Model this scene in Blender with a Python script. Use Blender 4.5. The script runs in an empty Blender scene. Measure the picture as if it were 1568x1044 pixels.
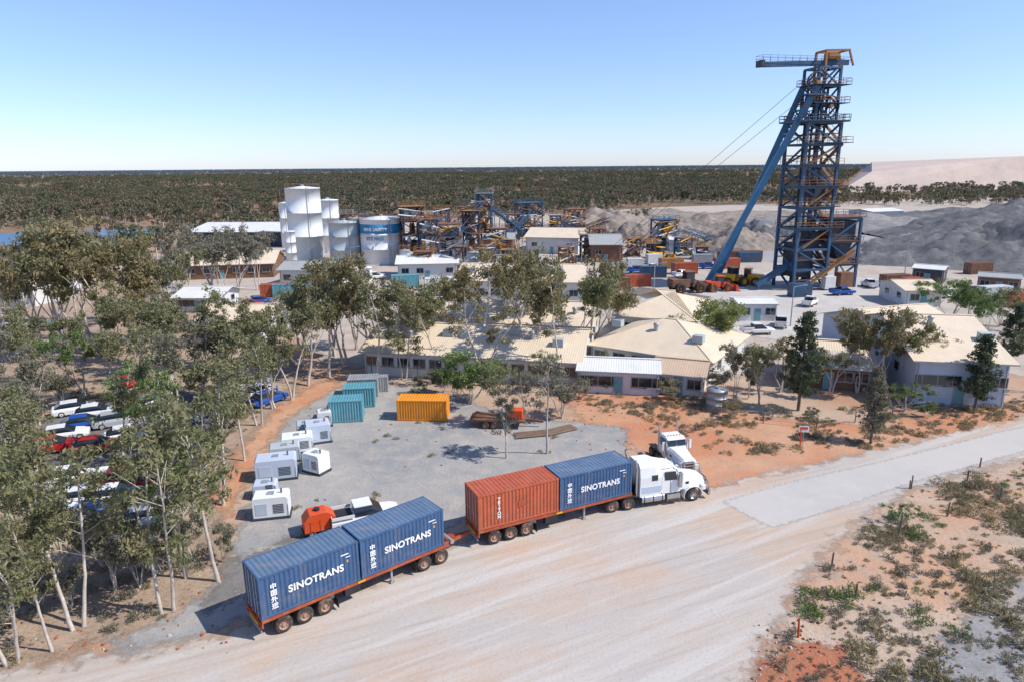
import bpy, math, random, bmesh
import numpy as np
from mathutils import Vector, Matrix, noise
R=random.Random(7)
# ---------------------------------------------------------------- camera
H=25.5; PITCH=math.radians(14.3); ROLL=math.radians(-0.5); F=1045.0
scene=bpy.context.scene
cd=bpy.data.cameras.new("camera"); cam=bpy.data.objects.new("camera",cd); scene.collection.objects.link(cam)
cd.sensor_width=36; cd.lens=24.0; cd.clip_start=0.5; cd.clip_end=90000
CR=Matrix.Rotation(math.pi/2-PITCH,3,'X')@Matrix.Rotation(ROLL,3,'Z')
cam.matrix_world=Matrix.Translation((0,0,H))@CR.to_4x4()
scene.camera=cam
scene.view_settings.view_transform='Standard'; scene.view_settings.look='None'; scene.view_settings.exposure=0
def ray(px,py): return CR@Vector(((px-784)/F,-(py-522)/F,-1))
def G(px,py,h=0.0):
    "survey: position on the level z=h of a point measured in the photograph"
    d=ray(px,py); t=(h-H)/d.z; return Vector((d.x*t,d.y*t,h))
def HT(px,py,top):
    P=G(px,py); d=ray(px,top); t=P.y/d.y; return H+t*d.z
def MPP(px,py):
    P=G(px,py); return (CR.transposed()@(P-Vector((0,0,H)))).z*-1/F
# ---------------------------------------------------------------- world
w=bpy.data.worlds.new("World"); scene.world=w; w.use_nodes=True
nt=w.node_tree; bg=nt.nodes['Background']; sk=nt.nodes.new('ShaderNodeTexSky'); sk.sky_type='NISHITA'
EL=math.radians(47); sv=Vector((.965,-.22,0)).normalized(); SUN=Vector((sv.x*math.cos(EL),sv.y*math.cos(EL),math.sin(EL)))
sk.sun_disc=False; sk.sun_elevation=EL; sk.sun_rotation=math.atan2(sv.x,sv.y); sk.air_density=1.0; sk.dust_density=0.25; sk.ozone_density=2.0; sk.altitude=200
tcw=nt.nodes.new('ShaderNodeTexCoord'); sxw=nt.nodes.new('ShaderNodeSeparateXYZ'); nt.links.new(tcw.outputs['Generated'],sxw.inputs[0])
mrw=nt.nodes.new('ShaderNodeMapRange'); mrw.interpolation_type='SMOOTHSTEP'; mrw.inputs[1].default_value=0; mrw.inputs[2].default_value=.26; nt.links.new(sxw.outputs[2],mrw.inputs[0])
mt=nt.nodes.new('ShaderNodeMix'); mt.data_type='RGBA'; mt.inputs[6].default_value=(.86,.97,1.40,1); mt.inputs[7].default_value=(1.06,1.09,1.30,1); nt.links.new(mrw.outputs[0],mt.inputs[0])
mm=nt.nodes.new('ShaderNodeMix'); mm.data_type='RGBA'; mm.blend_type='MULTIPLY'; mm.inputs[0].default_value=1; nt.links.new(sk.outputs[0],mm.inputs[6]); nt.links.new(mt.outputs[2],mm.inputs[7])
nt.links.new(mm.outputs[2],bg.inputs[0]); bg.inputs[1].default_value=0.14
sl=bpy.data.lights.new("sun",'SUN'); sl.energy=5.0; sl.angle=math.radians(.5); sl.color=(1,.95,.88)
so=bpy.data.objects.new("sun",sl); so.rotation_euler=(-SUN).to_track_quat('-Z','Y').to_euler(); so.location=(60,-20,80); scene.collection.objects.link(so)
# ---------------------------------------------------------------- materials
M={}
def newmat(name):
    m=bpy.data.materials.new(name); m.use_nodes=True; M[name]=m
    return m,m.node_tree,m.node_tree.nodes['Principled BSDF']
def N(nt,t,**k):
    n=nt.nodes.new(t)
    for a,b in k.items(): setattr(n,a,b)
    return n
def mixc(nt,fac,a,b,bt='MIX'):
    n=N(nt,'ShaderNodeMix',data_type='RGBA',blend_type=bt)
    for i,x in ((0,fac),(6,a),(7,b)):
        if isinstance(x,bpy.types.NodeSocket): nt.links.new(x,n.inputs[i])
        elif i==0: n.inputs[0].default_value=x
        else: n.inputs[i].default_value=(*x,1)
    return n.outputs[2]
def noi(nt,vec,scale,detail=5,rough=.6,dist=0):
    n=N(nt,'ShaderNodeTexNoise'); n.inputs['Scale'].default_value=scale; n.inputs['Detail'].default_value=detail; n.inputs['Roughness'].default_value=rough; n.inputs['Distortion'].default_value=dist
    nt.links.new(vec,n.inputs['Vector']); return n.outputs[0]
def rng(nt,v,a,b,c=0,d=1,sm=False):
    n=N(nt,'ShaderNodeMapRange'); n.clamp=True
    if sm: n.interpolation_type='SMOOTHSTEP'
    for i,x in ((1,a),(2,b),(3,c),(4,d)): n.inputs[i].default_value=x
    nt.links.new(v,n.inputs[0]); return n.outputs[0]
def mth(nt,op,a,b=0.0):
    n=N(nt,'ShaderNodeMath',operation=op)
    for i,x in ((0,a),(1,b)):
        if isinstance(x,bpy.types.NodeSocket): nt.links.new(x,n.inputs[i])
        else: n.inputs[i].default_value=x
    return n.outputs[0]
def bump(nt,bs,h,dist=.02,st=.5):
    b=N(nt,'ShaderNodeBump'); b.inputs['Distance'].default_value=dist; b.inputs['Strength'].default_value=st
    nt.links.new(h,b.inputs['Height']); nt.links.new(b.outputs[0],bs.inputs['Normal'])
def pm(name,c,rough=.55,var=.25,scale=1.5,metal=0,dirt=None,dirtamt=.35,spec=.4):
    m,nt,bs=newmat(name); tc=N(nt,'ShaderNodeTexCoord').outputs['Object']
    n1=noi(nt,tc,scale,4,.65); c2=tuple(x*(1-var) for x in c)
    col=mixc(nt,rng(nt,n1,.35,.7),c,c2)
    if dirt:
        n2=noi(nt,tc,scale*.6,5,.7,.4); col=mixc(nt,rng(nt,n2,.5,.75,0,dirtamt),col,dirt)
    nt.links.new(col,bs.inputs['Base Color']); bs.inputs['Roughness'].default_value=rough; bs.inputs['Metallic'].default_value=metal
    bs.inputs['Specular IOR Level'].default_value=spec
    return m
DUST=(.42,.27,.18)
pm('white',(.8,.8,.78),.35,.06,1,dirt=DUST,dirtamt=.25); pm('whitewall',(.68,.69,.68),.6,.12,.5,dirt=DUST)
pm('bluewall',(.5,.57,.66),.6,.12,.5,dirt=DUST,dirtamt=.2)
pm('contblue',(.055,.12,.24),.5,.25,1.2,dirt=(.30,.26,.24),dirtamt=.4)
pm('controof',(.13,.20,.30),.5,.25,.9,dirt=(.38,.31,.27),dirtamt=.6)
pm('contorange',(.52,.12,.055),.5,.3,1.2,dirt=(.35,.2,.14),dirtamt=.4)
pm('contyellow',(.85,.30,.02),.5,.2,1.2,dirt=DUST); pm('teal',(.12,.34,.40),.5,.2,1.2,dirt=DUST)
pm('trailerred',(.42,.09,.035),.5,.35,2,dirt=DUST,dirtamt=.5); pm('redorange',(.75,.09,.02),.45,.2,2,dirt=DUST)
pm('rubber',(.05,.04,.036),.85,.3,3,dirt=DUST,dirtamt=.6); pm('rim',(.42,.26,.18),.6,.3,3,dirt=DUST)
pm('dark',(.03,.03,.032),.6,.3,2); pm('glass',(.02,.03,.04),.08,.1,1,spec=.8); pm('chrome',(.6,.6,.6),.25,.2,2,metal=.9,dirt=DUST,dirtamt=.3)
pm('steelblue',(.04,.11,.20),.5,.35,.6,dirt=(.2,.1,.06),dirtamt=.5); pm('legblue',(.05,.19,.33),.45,.3,.3,dirt=(.2,.12,.08),dirtamt=.3); pm('steelorange',(.40,.19,.06),.6,.35,.6,dirt=(.2,.1,.05),dirtamt=.6)
pm('steeldark',(.045,.06,.085),.6,.4,.6,dirt=(.2,.11,.06),dirtamt=.6); pm('yellow',(.8,.42,.02),.45,.2,1,dirt=DUST)
pm('rust',(.24,.12,.07),.8,.4,1.0,dirt=(.1,.07,.05)); pm('galv',(.42,.44,.45),.45,.3,1.2,dirt=DUST,metal=.3)
pm('siloblu',(.04,.26,.48),.5,.2,1); pm('tankwhite',(.78,.80,.80),.5,.08,.3,dirt=(.4,.34,.28),dirtamt=.25); pm('tankgrey',(.46,.52,.54),.5,.15,.3,dirt=(.3,.26,.2),dirtamt=.4)
pm('carred',(.4,.02,.02),.25,.1,1); pm('carblue',(.02,.09,.36),.25,.1,1); pm('carwhite',(.78,.78,.78),.25,.06,1); pm('carsilver',(.42,.44,.46),.25,.1,1)
pm('wood',(.22,.17,.13),.9,.4,3); pm('letter',(.85,.85,.85),.5,.08,2); pm('lamp',(.6,.1,.05),.3,.1,1)
pm('concrete',(.5,.47,.43),.9,.25,.8,dirt=DUST)
def roofmat(name,c,sc=22,metal=0):
    m,nt,bs=newmat(name); tc=N(nt,'ShaderNodeTexCoord').outputs['Object']
    n1=noi(nt,tc,.35,5,.7); col=mixc(nt,rng(nt,n1,.35,.75),c,tuple(x*.85 for x in c))
    mp=N(nt,'ShaderNodeMapping'); mp.inputs['Scale'].default_value=(1.2,.08,1); nt.links.new(tc,mp.inputs[0])
    n2=noi(nt,mp.outputs[0],1.5,4,.7); col=mixc(nt,rng(nt,n2,.5,.8,0,.3),col,tuple(x*.65 for x in c))
    sx=N(nt,'ShaderNodeSeparateXYZ'); nt.links.new(tc,sx.inputs[0])
    s=mth(nt,'SINE',mth(nt,'MULTIPLY',sx.outputs[0],sc)); bump(nt,bs,s,.02,.4)
    sheetl=mth(nt,'FRACT',mth(nt,'MULTIPLY',sx.outputs[0],.33)); col=mixc(nt,rng(nt,sheetl,.0,.03,.10,0),col,tuple(x*.5 for x in c))
    nt.links.new(col,bs.inputs['Base Color']); bs.inputs['Roughness'].default_value=.5; bs.inputs['Metallic'].default_value=metal
roofmat('roofbeige',(.78,.64,.46)); roofmat('roofwhite',(.76,.75,.71)); roofmat('roofgrey',(.40,.40,.38)); roofmat('rooftan',(.60,.44,.30))
def groundmat(name,ca,cb,cc,soft=True,s1=.06,s2=.5,speck=None,speckamt=.3,width=1.2,stretch=None,bd=.05):
    m,nt,bs=newmat(name); pos=N(nt,'ShaderNodeNewGeometry').outputs['Position']
    n1=noi(nt,pos,s1,4,.6,.5); n2=noi(nt,pos,s2,6,.7); n3=noi(nt,pos,4.5,4,.75)
    col=mixc(nt,rng(nt,n1,.42,.58),ca,cb); col=mixc(nt,rng(nt,n2,.46,.68,0,.85),col,cc)
    if stretch is not None:
        mp=N(nt,'ShaderNodeMapping'); mp.vector_type='TEXTURE'; mp.inputs['Rotation'].default_value=(0,0,stretch); mp.inputs['Scale'].default_value=(24,.5,1); nt.links.new(pos,mp.inputs[0])
        n4=noi(nt,mp.outputs[0],1.0,5,.65,.3); col=mixc(nt,rng(nt,n4,.48,.66,0,.6),col,(.41,.32,.25))
        mp2=N(nt,'ShaderNodeMapping'); mp2.vector_type='TEXTURE'; mp2.inputs['Rotation'].default_value=(0,0,stretch+.12); mp2.inputs['Scale'].default_value=(32,1.6,1); nt.links.new(pos,mp2.inputs[0])
        n5=noi(nt,mp2.outputs[0],1.0,4,.6,.4); col=mixc(nt,rng(nt,n5,.5,.62,0,.85),col,(.545,.51,.465))
    if speck: col=mixc(nt,rng(nt,n3,.52,.68,0,speckamt),col,speck)
    nt.links.new(col,bs.inputs['Base Color']); bs.inputs['Roughness'].default_value=.95; bs.inputs['Specular IOR Level'].default_value=.15
    hh=mth(nt,'ADD',n2,mth(nt,'MULTIPLY',n3,.4)); bump(nt,bs,hh,bd*4,.6)
    if soft:
        at=N(nt,'ShaderNodeAttribute'); at.attribute_name='d'
        n6=noi(nt,pos,.9/width,5,.7); v=mth(nt,'ADD',at.outputs['Fac'],mth(nt,'MULTIPLY',mth(nt,'SUBTRACT',n6,.5),width*4))
        al=rng(nt,v,-width*.5,width*.5,0,1,True); nt.links.new(al,bs.inputs['Alpha'])
    return m
# ---------------------------------------------------------------- mesh builder
class MB:
    def __init__(s): s.v=[]; s.f=[]; s.k=[]; s.sm=[]
    def add(s,vs,fs,m,smooth=False):
        o=len(s.v); s.v+= [tuple(p) for p in vs]; s.f+=[tuple(i+o for i in f) for f in fs]; s.k+=[m]*len(fs); s.sm+=[smooth]*len(fs)
    def box(s,c,d,m,rz=0):
        x,y,z=d[0]/2,d[1]/2,d[2]/2; ca,sa=math.cos(rz),math.sin(rz); vs=[]
        for a in(-1,1):
            for b in(-1,1):
                for e in(-1,1): X,Y=a*x,b*y; vs.append((c[0]+X*ca-Y*sa,c[1]+X*sa+Y*ca,c[2]+e*z))
        s.add(vs,[(0,1,3,2),(4,6,7,5),(0,4,5,1),(2,3,7,6),(0,2,6,4),(1,5,7,3)],m)
    def beam(s,a,b,w,m,h=None):
        a=Vector(a);b=Vector(b);h=h or w; d=(b-a)
        if d.length<1e-5:return
        d.normalize(); u=Vector((0,0,1)) if abs(d.z)<.95 else Vector((0,1,0)); x=d.cross(u).normalized(); y=x.cross(d)
        vs=[p+x*(i*w/2)+y*(j*h/2) for p in(a,b) for i,j in((-1,-1),(1,-1),(1,1),(-1,1))]
        s.add(vs,[(3,2,1,0),(4,5,6,7),(0,1,5,4),(1,2,6,5),(2,3,7,6),(3,0,4,7)],m)
    def cyl(s,a,b,r,m,n=10,r2=None,cap=True):
        a=Vector(a);b=Vector(b);r2=r if r2 is None else r2; d=(b-a).normalized(); u=Vector((0,0,1)) if abs(d.z)<.9 else Vector((1,0,0)); x=d.cross(u).normalized(); y=x.cross(d)
        vs=[]
        for p,q in((a,r),(b,r2)):
            for i in range(n): t=2*math.pi*i/n; vs.append(p+(x*math.cos(t)+y*math.sin(t))*q)
        s.add(vs,[(i,(i+1)%n,n+(i+1)%n,n+i) for i in range(n)],m,True)
        if cap: s.add(vs,[tuple(range(n))[::-1],tuple(range(n,2*n))],m)
    def lathe(s,c,axis,prof,m,n=20,smooth=True):
        vs=[]
        for r,t in prof:
            for i in range(n):
                a=2*math.pi*i/n; p=r*math.cos(a),r*math.sin(a)
                vs.append((c[0]+t,c[1]+p[0],c[2]+p[1]) if axis=='x' else (c[0]+p[0],c[1]+t,c[2]+p[1]) if axis=='y' else (c[0]+p[0],c[1]+p[1],c[2]+t))
        s.add(vs,[(j*n+i,j*n+(i+1)%n,(j+1)*n+(i+1)%n,(j+1)*n+i) for j in range(len(prof)-1) for i in range(n)],m,smooth)
    def prism(s,pts,plane,a,b,m):
        n=len(pts); f=(lambda p,q:(q,p[0],p[1])) if plane=='yz' else (lambda p,q:(p[0],q,p[1])) if plane=='xz' else (lambda p,q:(p[0],p[1],q))
        vs=[f(p,a) for p in pts]+[f(p,b) for p in pts]
        s.add(vs,[tuple(range(n))[::-1],tuple(range(n,2*n))]+[(i,(i+1)%n,n+(i+1)%n,n+i) for i in range(n)],m)
    def loft(s,secs,m,cap=True,smooth=False):
        n=len(secs[0]); vs=[p for q in secs for p in q]
        fs=[(j*n+i,j*n+(i+1)%n,(j+1)*n+(i+1)%n,(j+1)*n+i) for j in range(len(secs)-1) for i in range(n)]
        s.add(vs,fs,m,smooth)
        if cap: s.add(vs,[tuple(range(n))[::-1],tuple(range((len(secs)-1)*n,len(secs)*n))],m)
    def obj(s,name,parent=None,bevel=0):
        me=bpy.data.meshes.new(name); me.from_pydata(s.v,[],s.f); ks=[]
        for k in s.k:
            if k not in ks: ks.append(k)
        for k in ks: me.materials.append(M[k])
        ix={k:i for i,k in enumerate(ks)}
        me.polygons.foreach_set('material_index',[ix[k] for k in s.k]); me.polygons.foreach_set('use_smooth',s.sm)
        bm=bmesh.new(); bm.from_mesh(me); bmesh.ops.recalc_face_normals(bm,faces=bm.faces); bm.to_mesh(me); bm.free()
        ob=bpy.data.objects.new(name,me); scene.collection.objects.link(ob)
        if parent: ob.parent=parent
        if bevel:
            b=ob.modifiers.new('b','BEVEL'); b.width=bevel; b.segments=2; b.limit_method='ANGLE'; b.angle_limit=.6
        return ob
def grp(name,loc,rz=0,sc=1):
    e=bpy.data.objects.new(name,None); e.empty_display_size=.5; e.location=loc; e.rotation_euler=(0,0,rz); e.scale=(sc,)*3; scene.collection.objects.link(e); return e
# ---------------------------------------------------------------- ground sheets
def npmesh(name,V,Fq,mat,attr=None):
    me=bpy.data.meshes.new(name); me.vertices.add(len(V)); me.vertices.foreach_set('co',V.astype(np.float32).ravel())
    me.loops.add(Fq.size); me.loops.foreach_set('vertex_index',Fq.astype(np.int32).ravel())
    me.polygons.add(len(Fq)); k=Fq.shape[1]; me.polygons.foreach_set('loop_start',np.arange(0,Fq.size,k,dtype=np.int32)); me.polygons.foreach_set('loop_total',np.full(len(Fq),k,dtype=np.int32))
    if attr is not None:
        a=me.attributes.new('d','FLOAT','POINT'); a.data.foreach_set('value',attr.astype(np.float32))
    me.update(); me.validate()
    for m in (mat if isinstance(mat,list) else [mat]): me.materials.append(M[m])
    return me
def sdist(P,poly):
    n=len(poly); ins=np.zeros(len(P),bool); d=np.full(len(P),1e9)
    for i in range(n):
        a=np.array(poly[i]);b=np.array(poly[(i+1)%n]); ab=b-a; t=np.clip(((P-a)@ab)/(ab@ab),0,1); q=a+t[:,None]*ab; d=np.minimum(d,np.hypot(*(P-q).T))
        c=((a[1]>P[:,1])!=(b[1]>P[:,1]))
        with np.errstate(all='ignore'): xx=(b[0]-a[0])*(P[:,1]-a[1])/(b[1]-a[1]+1e-12)+a[0]
        ins^= c&(P[:,0]<xx)
    return np.where(ins,d,-d)
def pxpoly(pts): return [tuple(G(*p)[:2]) for p in pts]
def sheet(name,poly,z,mat,res=.8,margin=2.5):
    P=np.array(poly); lo=P.min(0)-margin; hi=P.max(0)+margin
    xs=np.arange(lo[0],hi[0]+res,res); ys=np.arange(lo[1],hi[1]+res,res); X,Y=np.meshgrid(xs,ys); Q=np.stack([X.ravel(),Y.ravel()],1); d=sdist(Q,poly)
    nx=len(xs); idx=np.arange(len(Q)).reshape(len(ys),nx); F4=np.stack([idx[:-1,:-1],idx[:-1,1:],idx[1:,1:],idx[1:,:-1]],-1).reshape(-1,4)
    F4=F4[(d[F4]>-margin).any(1)]; used=np.unique(F4); rm=np.full(len(Q),-1); rm[used]=np.arange(len(used))
    V=np.column_stack([Q[used],np.full(len(used),z)]); me=npmesh(name,V,rm[F4],mat,d[used])
    ob=bpy.data.objects.new(name,me); scene.collection.objects.link(ob); return ob
def base_ground():
    m,nt,bs=newmat('ground'); pos=N(nt,'ShaderNodeNewGeometry').outputs['Position']
    n1=noi(nt,pos,.05,4,.6,.6); n2=noi(nt,pos,.45,6,.7,.3); n3=noi(nt,pos,4,4,.75); n0=noi(nt,pos,.006,5,.6)
    col=mixc(nt,rng(nt,n1,.38,.6),(.44,.26,.17),(.50,.38,.28)); col=mixc(nt,rng(nt,n2,.5,.75,0,.7),col,(.36,.29,.21)); col=mixc(nt,rng(nt,n3,.52,.7,0,.35),col,(.20,.16,.11))
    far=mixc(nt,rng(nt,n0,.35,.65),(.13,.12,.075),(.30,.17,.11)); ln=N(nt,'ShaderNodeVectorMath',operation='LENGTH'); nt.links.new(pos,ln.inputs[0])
    col=mixc(nt,rng(nt,ln.outputs['Value'],200,420),col,far); col=mixc(nt,rng(nt,ln.outputs['Value'],2500,16000,0,.9),col,(.18,.27,.38))  # second mix paints bluish aerial haze into the distant ground colour
    nt.links.new(col,bs.inputs['Base Color']); bs.inputs['Roughness'].default_value=.95; bs.inputs['Specular IOR Level'].default_value=.1
    bump(nt,bs,mth(nt,'ADD',n2,mth(nt,'MULTIPLY',n3,.4)),.2,.6)
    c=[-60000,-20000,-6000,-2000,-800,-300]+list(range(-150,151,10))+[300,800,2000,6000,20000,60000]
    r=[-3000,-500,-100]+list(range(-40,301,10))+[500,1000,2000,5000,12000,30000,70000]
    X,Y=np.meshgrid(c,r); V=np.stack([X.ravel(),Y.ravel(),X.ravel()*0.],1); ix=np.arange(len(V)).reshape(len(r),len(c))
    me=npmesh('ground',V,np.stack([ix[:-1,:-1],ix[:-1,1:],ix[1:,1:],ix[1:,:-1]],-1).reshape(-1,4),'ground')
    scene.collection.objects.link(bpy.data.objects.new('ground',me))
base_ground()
groundmat('plantground',(.46,.41,.35),(.50,.42,.35),(.35,.29,.24),s1=.03,s2=.2,width=3,speck=(.28,.23,.19))
groundmat('gravel',(.29,.29,.285),(.36,.345,.32),(.46,.40,.34),s1=.12,s2=.5,speck=(.19,.18,.17),speckamt=.5,width=1.0)
groundmat('darkpatch',(.20,.19,.18),(.24,.22,.2),(.28,.25,.22),s1=.12,s2=.8,speck=(.12,.11,.1),speckamt=.5,width=1.6)
groundmat('asphalt',(.14,.135,.135),(.18,.165,.155),(.24,.2,.18),s1=.1,s2=.6,width=.4,speck=(.1,.1,.1))
groundmat('road',(.47,.43,.385),(.52,.40,.305),(.50,.45,.395),s1=.07,s2=.35,width=1.2,stretch=math.radians(22),speck=(.36,.30,.24),speckamt=.45,bd=.02)
groundmat('concroad',(.47,.445,.41),(.51,.48,.435),(.53,.49,.44),s1=.08,s2=.5,width=.35,speck=(.42,.38,.34),bd=.01)
groundmat('litter',(.38,.28,.205),(.46,.34,.24),(.25,.185,.135),s1=.15,s2=.8,width=2,speck=(.12,.09,.06),speckamt=.65)
groundmat('tan',(.52,.40,.30),(.54,.32,.20),(.38,.31,.24),s1=.12,s2=.5,width=1.5,speck=(.24,.19,.14),speckamt=.65)
groundmat('greygravel',(.30,.295,.29),(.39,.34,.30),(.25,.235,.22),s1=.12,s2=.8,width=1,speck=(.14,.13,.12),speckamt=.6)
groundmat('orangedirt',(.53,.23,.12),(.56,.33,.20),(.44,.27,.18),s1=.1,s2=.5,width=1.2,speck=(.29,.17,.11),speckamt=.5)
groundmat('redsoil',(.45,.17,.09),(.40,.18,.10),(.32,.15,.09),s1=.3,s2=1.5,width=1,speck=(.2,.1,.06),speckamt=.5)
groundmat('paleyard',(.55,.52,.475),(.50,.465,.42),(.43,.39,.35),s1=.05,s2=.3,width=1,speck=(.40,.36,.32))
groundmat('palefar',(.42,.395,.37),(.35,.335,.32),(.28,.27,.265),s1=.02,s2=.1,width=5)
groundmat('water',(.12,.22,.36),(.12,.22,.36),(.10,.18,.3),s1=.02,s2=.1,width=3)
sheet('mine_ground',pxpoly([(230,400),(330,350),(900,325),(1010,318),(1568,300),(2200,330),(2200,560),(1568,575),(1100,575),(880,590),(520,560),(380,480),(230,440)]),.01,'plantground',3,8)
sheet('stockpile_ground',pxpoly([(1000,350),(1200,325),(1800,322),(1900,420),(1568,410),(1250,405),(1050,395)]),.03,'palefar',4,10)
sheet('concrete_yard',pxpoly([(1060,440),(1180,415),(1400,430),(1440,470),(1380,540),(1210,525),(1130,510),(1080,470)]),.03,'paleyard',1.5,3)
sheet('access_lane',pxpoly([(900,470),(980,440),(1090,455),(1030,480)]),.045,'asphalt',1.5,3)
sheet('leaf_litter',pxpoly([(-400,440),(250,450),(380,500),(470,570),(400,650),(330,740),(350,850),(300,950),(150,985),(-20,1040),(-300,1044)]),.006,'litter',.9,5)
sheet('gravel_yard',pxpoly([(440,640),(500,598),(560,585),(690,602),(780,640),(870,645),(960,655),(960,690),(880,740),(740,780),(560,880),(300,975),(200,1000),(160,985),(280,940),(350,880),(370,800),(400,720)]),.012,'gravel',.6,3)
sheet('dark_patch',pxpoly([(350,860),(440,830),(520,810),(560,850),(420,900),(330,925)]),.0165,'darkpatch',.6,2)  # darker grey patch with soft edges over the gravel yard
sheet('dirt_berm',pxpoly([(505,578),(520,590),(440,640),(395,700),(350,790),(320,770),(370,690),(420,630),(470,595)]),.018,'orangedirt',.6,2.5)
sheet('dirt_verge',pxpoly([(860,600),(1000,600),(1200,640),(1330,650),(1568,612),(1900,580),(1900,640),(1568,652),(1300,702),(1090,752),(980,760),(1000,700),(900,660)]),.008,'orangedirt',.8,3)
sheet('car_park',pxpoly([(60,640),(200,600),(310,600),(330,640),(280,760),(250,830),(90,820),(70,700)]),.02,'asphalt',.8,1.5)
sheet('tan_verge',pxpoly([(1395,748),(1568,698),(2300,560),(2600,800),(2300,1300),(1000,1300),(1150,1060),(1190,950),(1260,850)]),.010,'tan',.8,3)
sheet('gravel_patch',pxpoly([(1500,900),(1568,880),(1900,900),(2000,1200),(1300,1200),(1380,1035),(1480,960)]),.020,'greygravel',.8,3)
sheet('red_soil_patch',pxpoly([(1205,985),(1290,990),(1330,1060),(1300,1200),(1120,1200),(1150,1050)]),.026,'redsoil',.5,2)
sheet('road',pxpoly([(-900,1110),(-300,1075),(0,1030),(200,1000),(330,975),(540,905),(740,815),(950,765),(1090,745),(1300,698),(1568,638),(2100,540),(2300,560),(1568,700),(1400,745),(1310,800),(1240,870),(1185,955),(1130,1060),(1000,1350),(-900,1350)]),.016,'road',.8,3)
sheet('concrete_pavement',pxpoly([(1105,768),(1182,808),(1290,775),(1400,737),(1568,690),(2300,552),(2200,540),(1568,652),(1350,706),(1200,740)]),.022,'concroad',.6,.8)
sheet('pond_water',pxpoly([(-300,372),(0,358),(180,352),(262,352),(255,362),(100,376),(0,386),(-300,410)]),.04,'water',3,6)
# ---------------------------------------------------------------- vegetation
def leafmat(name,c1,c2,c3,tl=.30):
    m,nt,bs=newmat(name); g=N(nt,'ShaderNodeNewGeometry'); tc=N(nt,'ShaderNodeTexCoord').outputs['Object']; oi=N(nt,'ShaderNodeObjectInfo')
    col=mixc(nt,g.outputs['Random Per Island'],c1,c2); col=mixc(nt,rng(nt,noi(nt,tc,.45,2),.42,.62),col,c3); col=mixc(nt,rng(nt,oi.outputs['Random'],0,1,0,.5),col,tuple(x*.6 for x in c2))
    nt.links.new(col,bs.inputs['Base Color']); bs.inputs['Roughness'].default_value=.5; bs.inputs['Specular IOR Level'].default_value=.35
    tr=N(nt,'ShaderNodeBsdfTranslucent'); nt.links.new(col,tr.inputs[0]); mx=N(nt,'ShaderNodeMixShader'); mx.inputs[0].default_value=tl
    nt.links.new(bs.outputs[0],mx.inputs[1]); nt.links.new(tr.outputs[0],mx.inputs[2]); nt.links.new(mx.outputs[0],nt.nodes['Material Output'].inputs[0])
leafmat('leaf_olive',(.24,.24,.115),(.31,.285,.145),(.175,.195,.085)); leafmat('leaf_brown',(.36,.265,.13),(.27,.235,.115),(.22,.21,.095))
leafmat('leaf_green',(.17,.25,.075),(.23,.30,.10),(.125,.19,.06)); leafmat('leaf_lime',(.29,.32,.10),(.34,.35,.13),(.2,.25,.07)); leafmat('leaf_pine',(.08,.12,.06),(.12,.15,.075),(.06,.09,.045))
leafmat('leaf_dry',(.34,.28,.15),(.40,.34,.2),(.24,.22,.11)); leafmat('leaf_grey',(.26,.24,.165),(.31,.28,.2),(.2,.2,.13))
leafmat('far_leaf',(.135,.15,.08),(.17,.17,.09),(.10,.12,.065)); leafmat('far_leaf2',(.24,.185,.115),(.22,.18,.105),(.15,.14,.08)); leafmat('far_leaf_haze',(.175,.225,.24),(.20,.245,.26),(.16,.205,.23))  # last one: leaf colour with bluish distance haze painted in, for the farthest trees
pm('bark',(.60,.53,.45),.9,.3,2.5,dirt=(.28,.21,.16),dirtamt=.6); pm('barkdark',(.2,.16,.13),.9,.35,2.5)
def leaves(rs,tips,n,rad,L,W,flat=.75,droop=.6):
    T=np.array([t[:3] for t in tips]); S=np.array([t[3] for t in tips])
    idx=np.repeat(np.arange(len(T)),n); k=len(idx); u=rs.normal(size=(k,3)); u/=np.linalg.norm(u,axis=1)[:,None]; r=rs.random(k)**.5
    c=T[idx]+u*(r*rad*S[idx])[:,None]*np.array([1,1,flat])
    d=rs.normal(size=(k,3)); d[:,2]-=droop; d/=np.linalg.norm(d,axis=1)[:,None]; q=rs.normal(size=(k,3)); wv=np.cross(d,q); wv/=np.linalg.norm(wv,axis=1)[:,None]
    l=(L*(.6+.8*rs.random(k)))[:,None]; ww=(W*(.6+.8*rs.random(k)))[:,None]
    V=np.stack([c-d*l*.5,c+wv*ww*.5,c+d*l*.5,c-wv*ww*.5],1).reshape(-1,3); return V,np.arange(4*k).reshape(-1,4)
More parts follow.
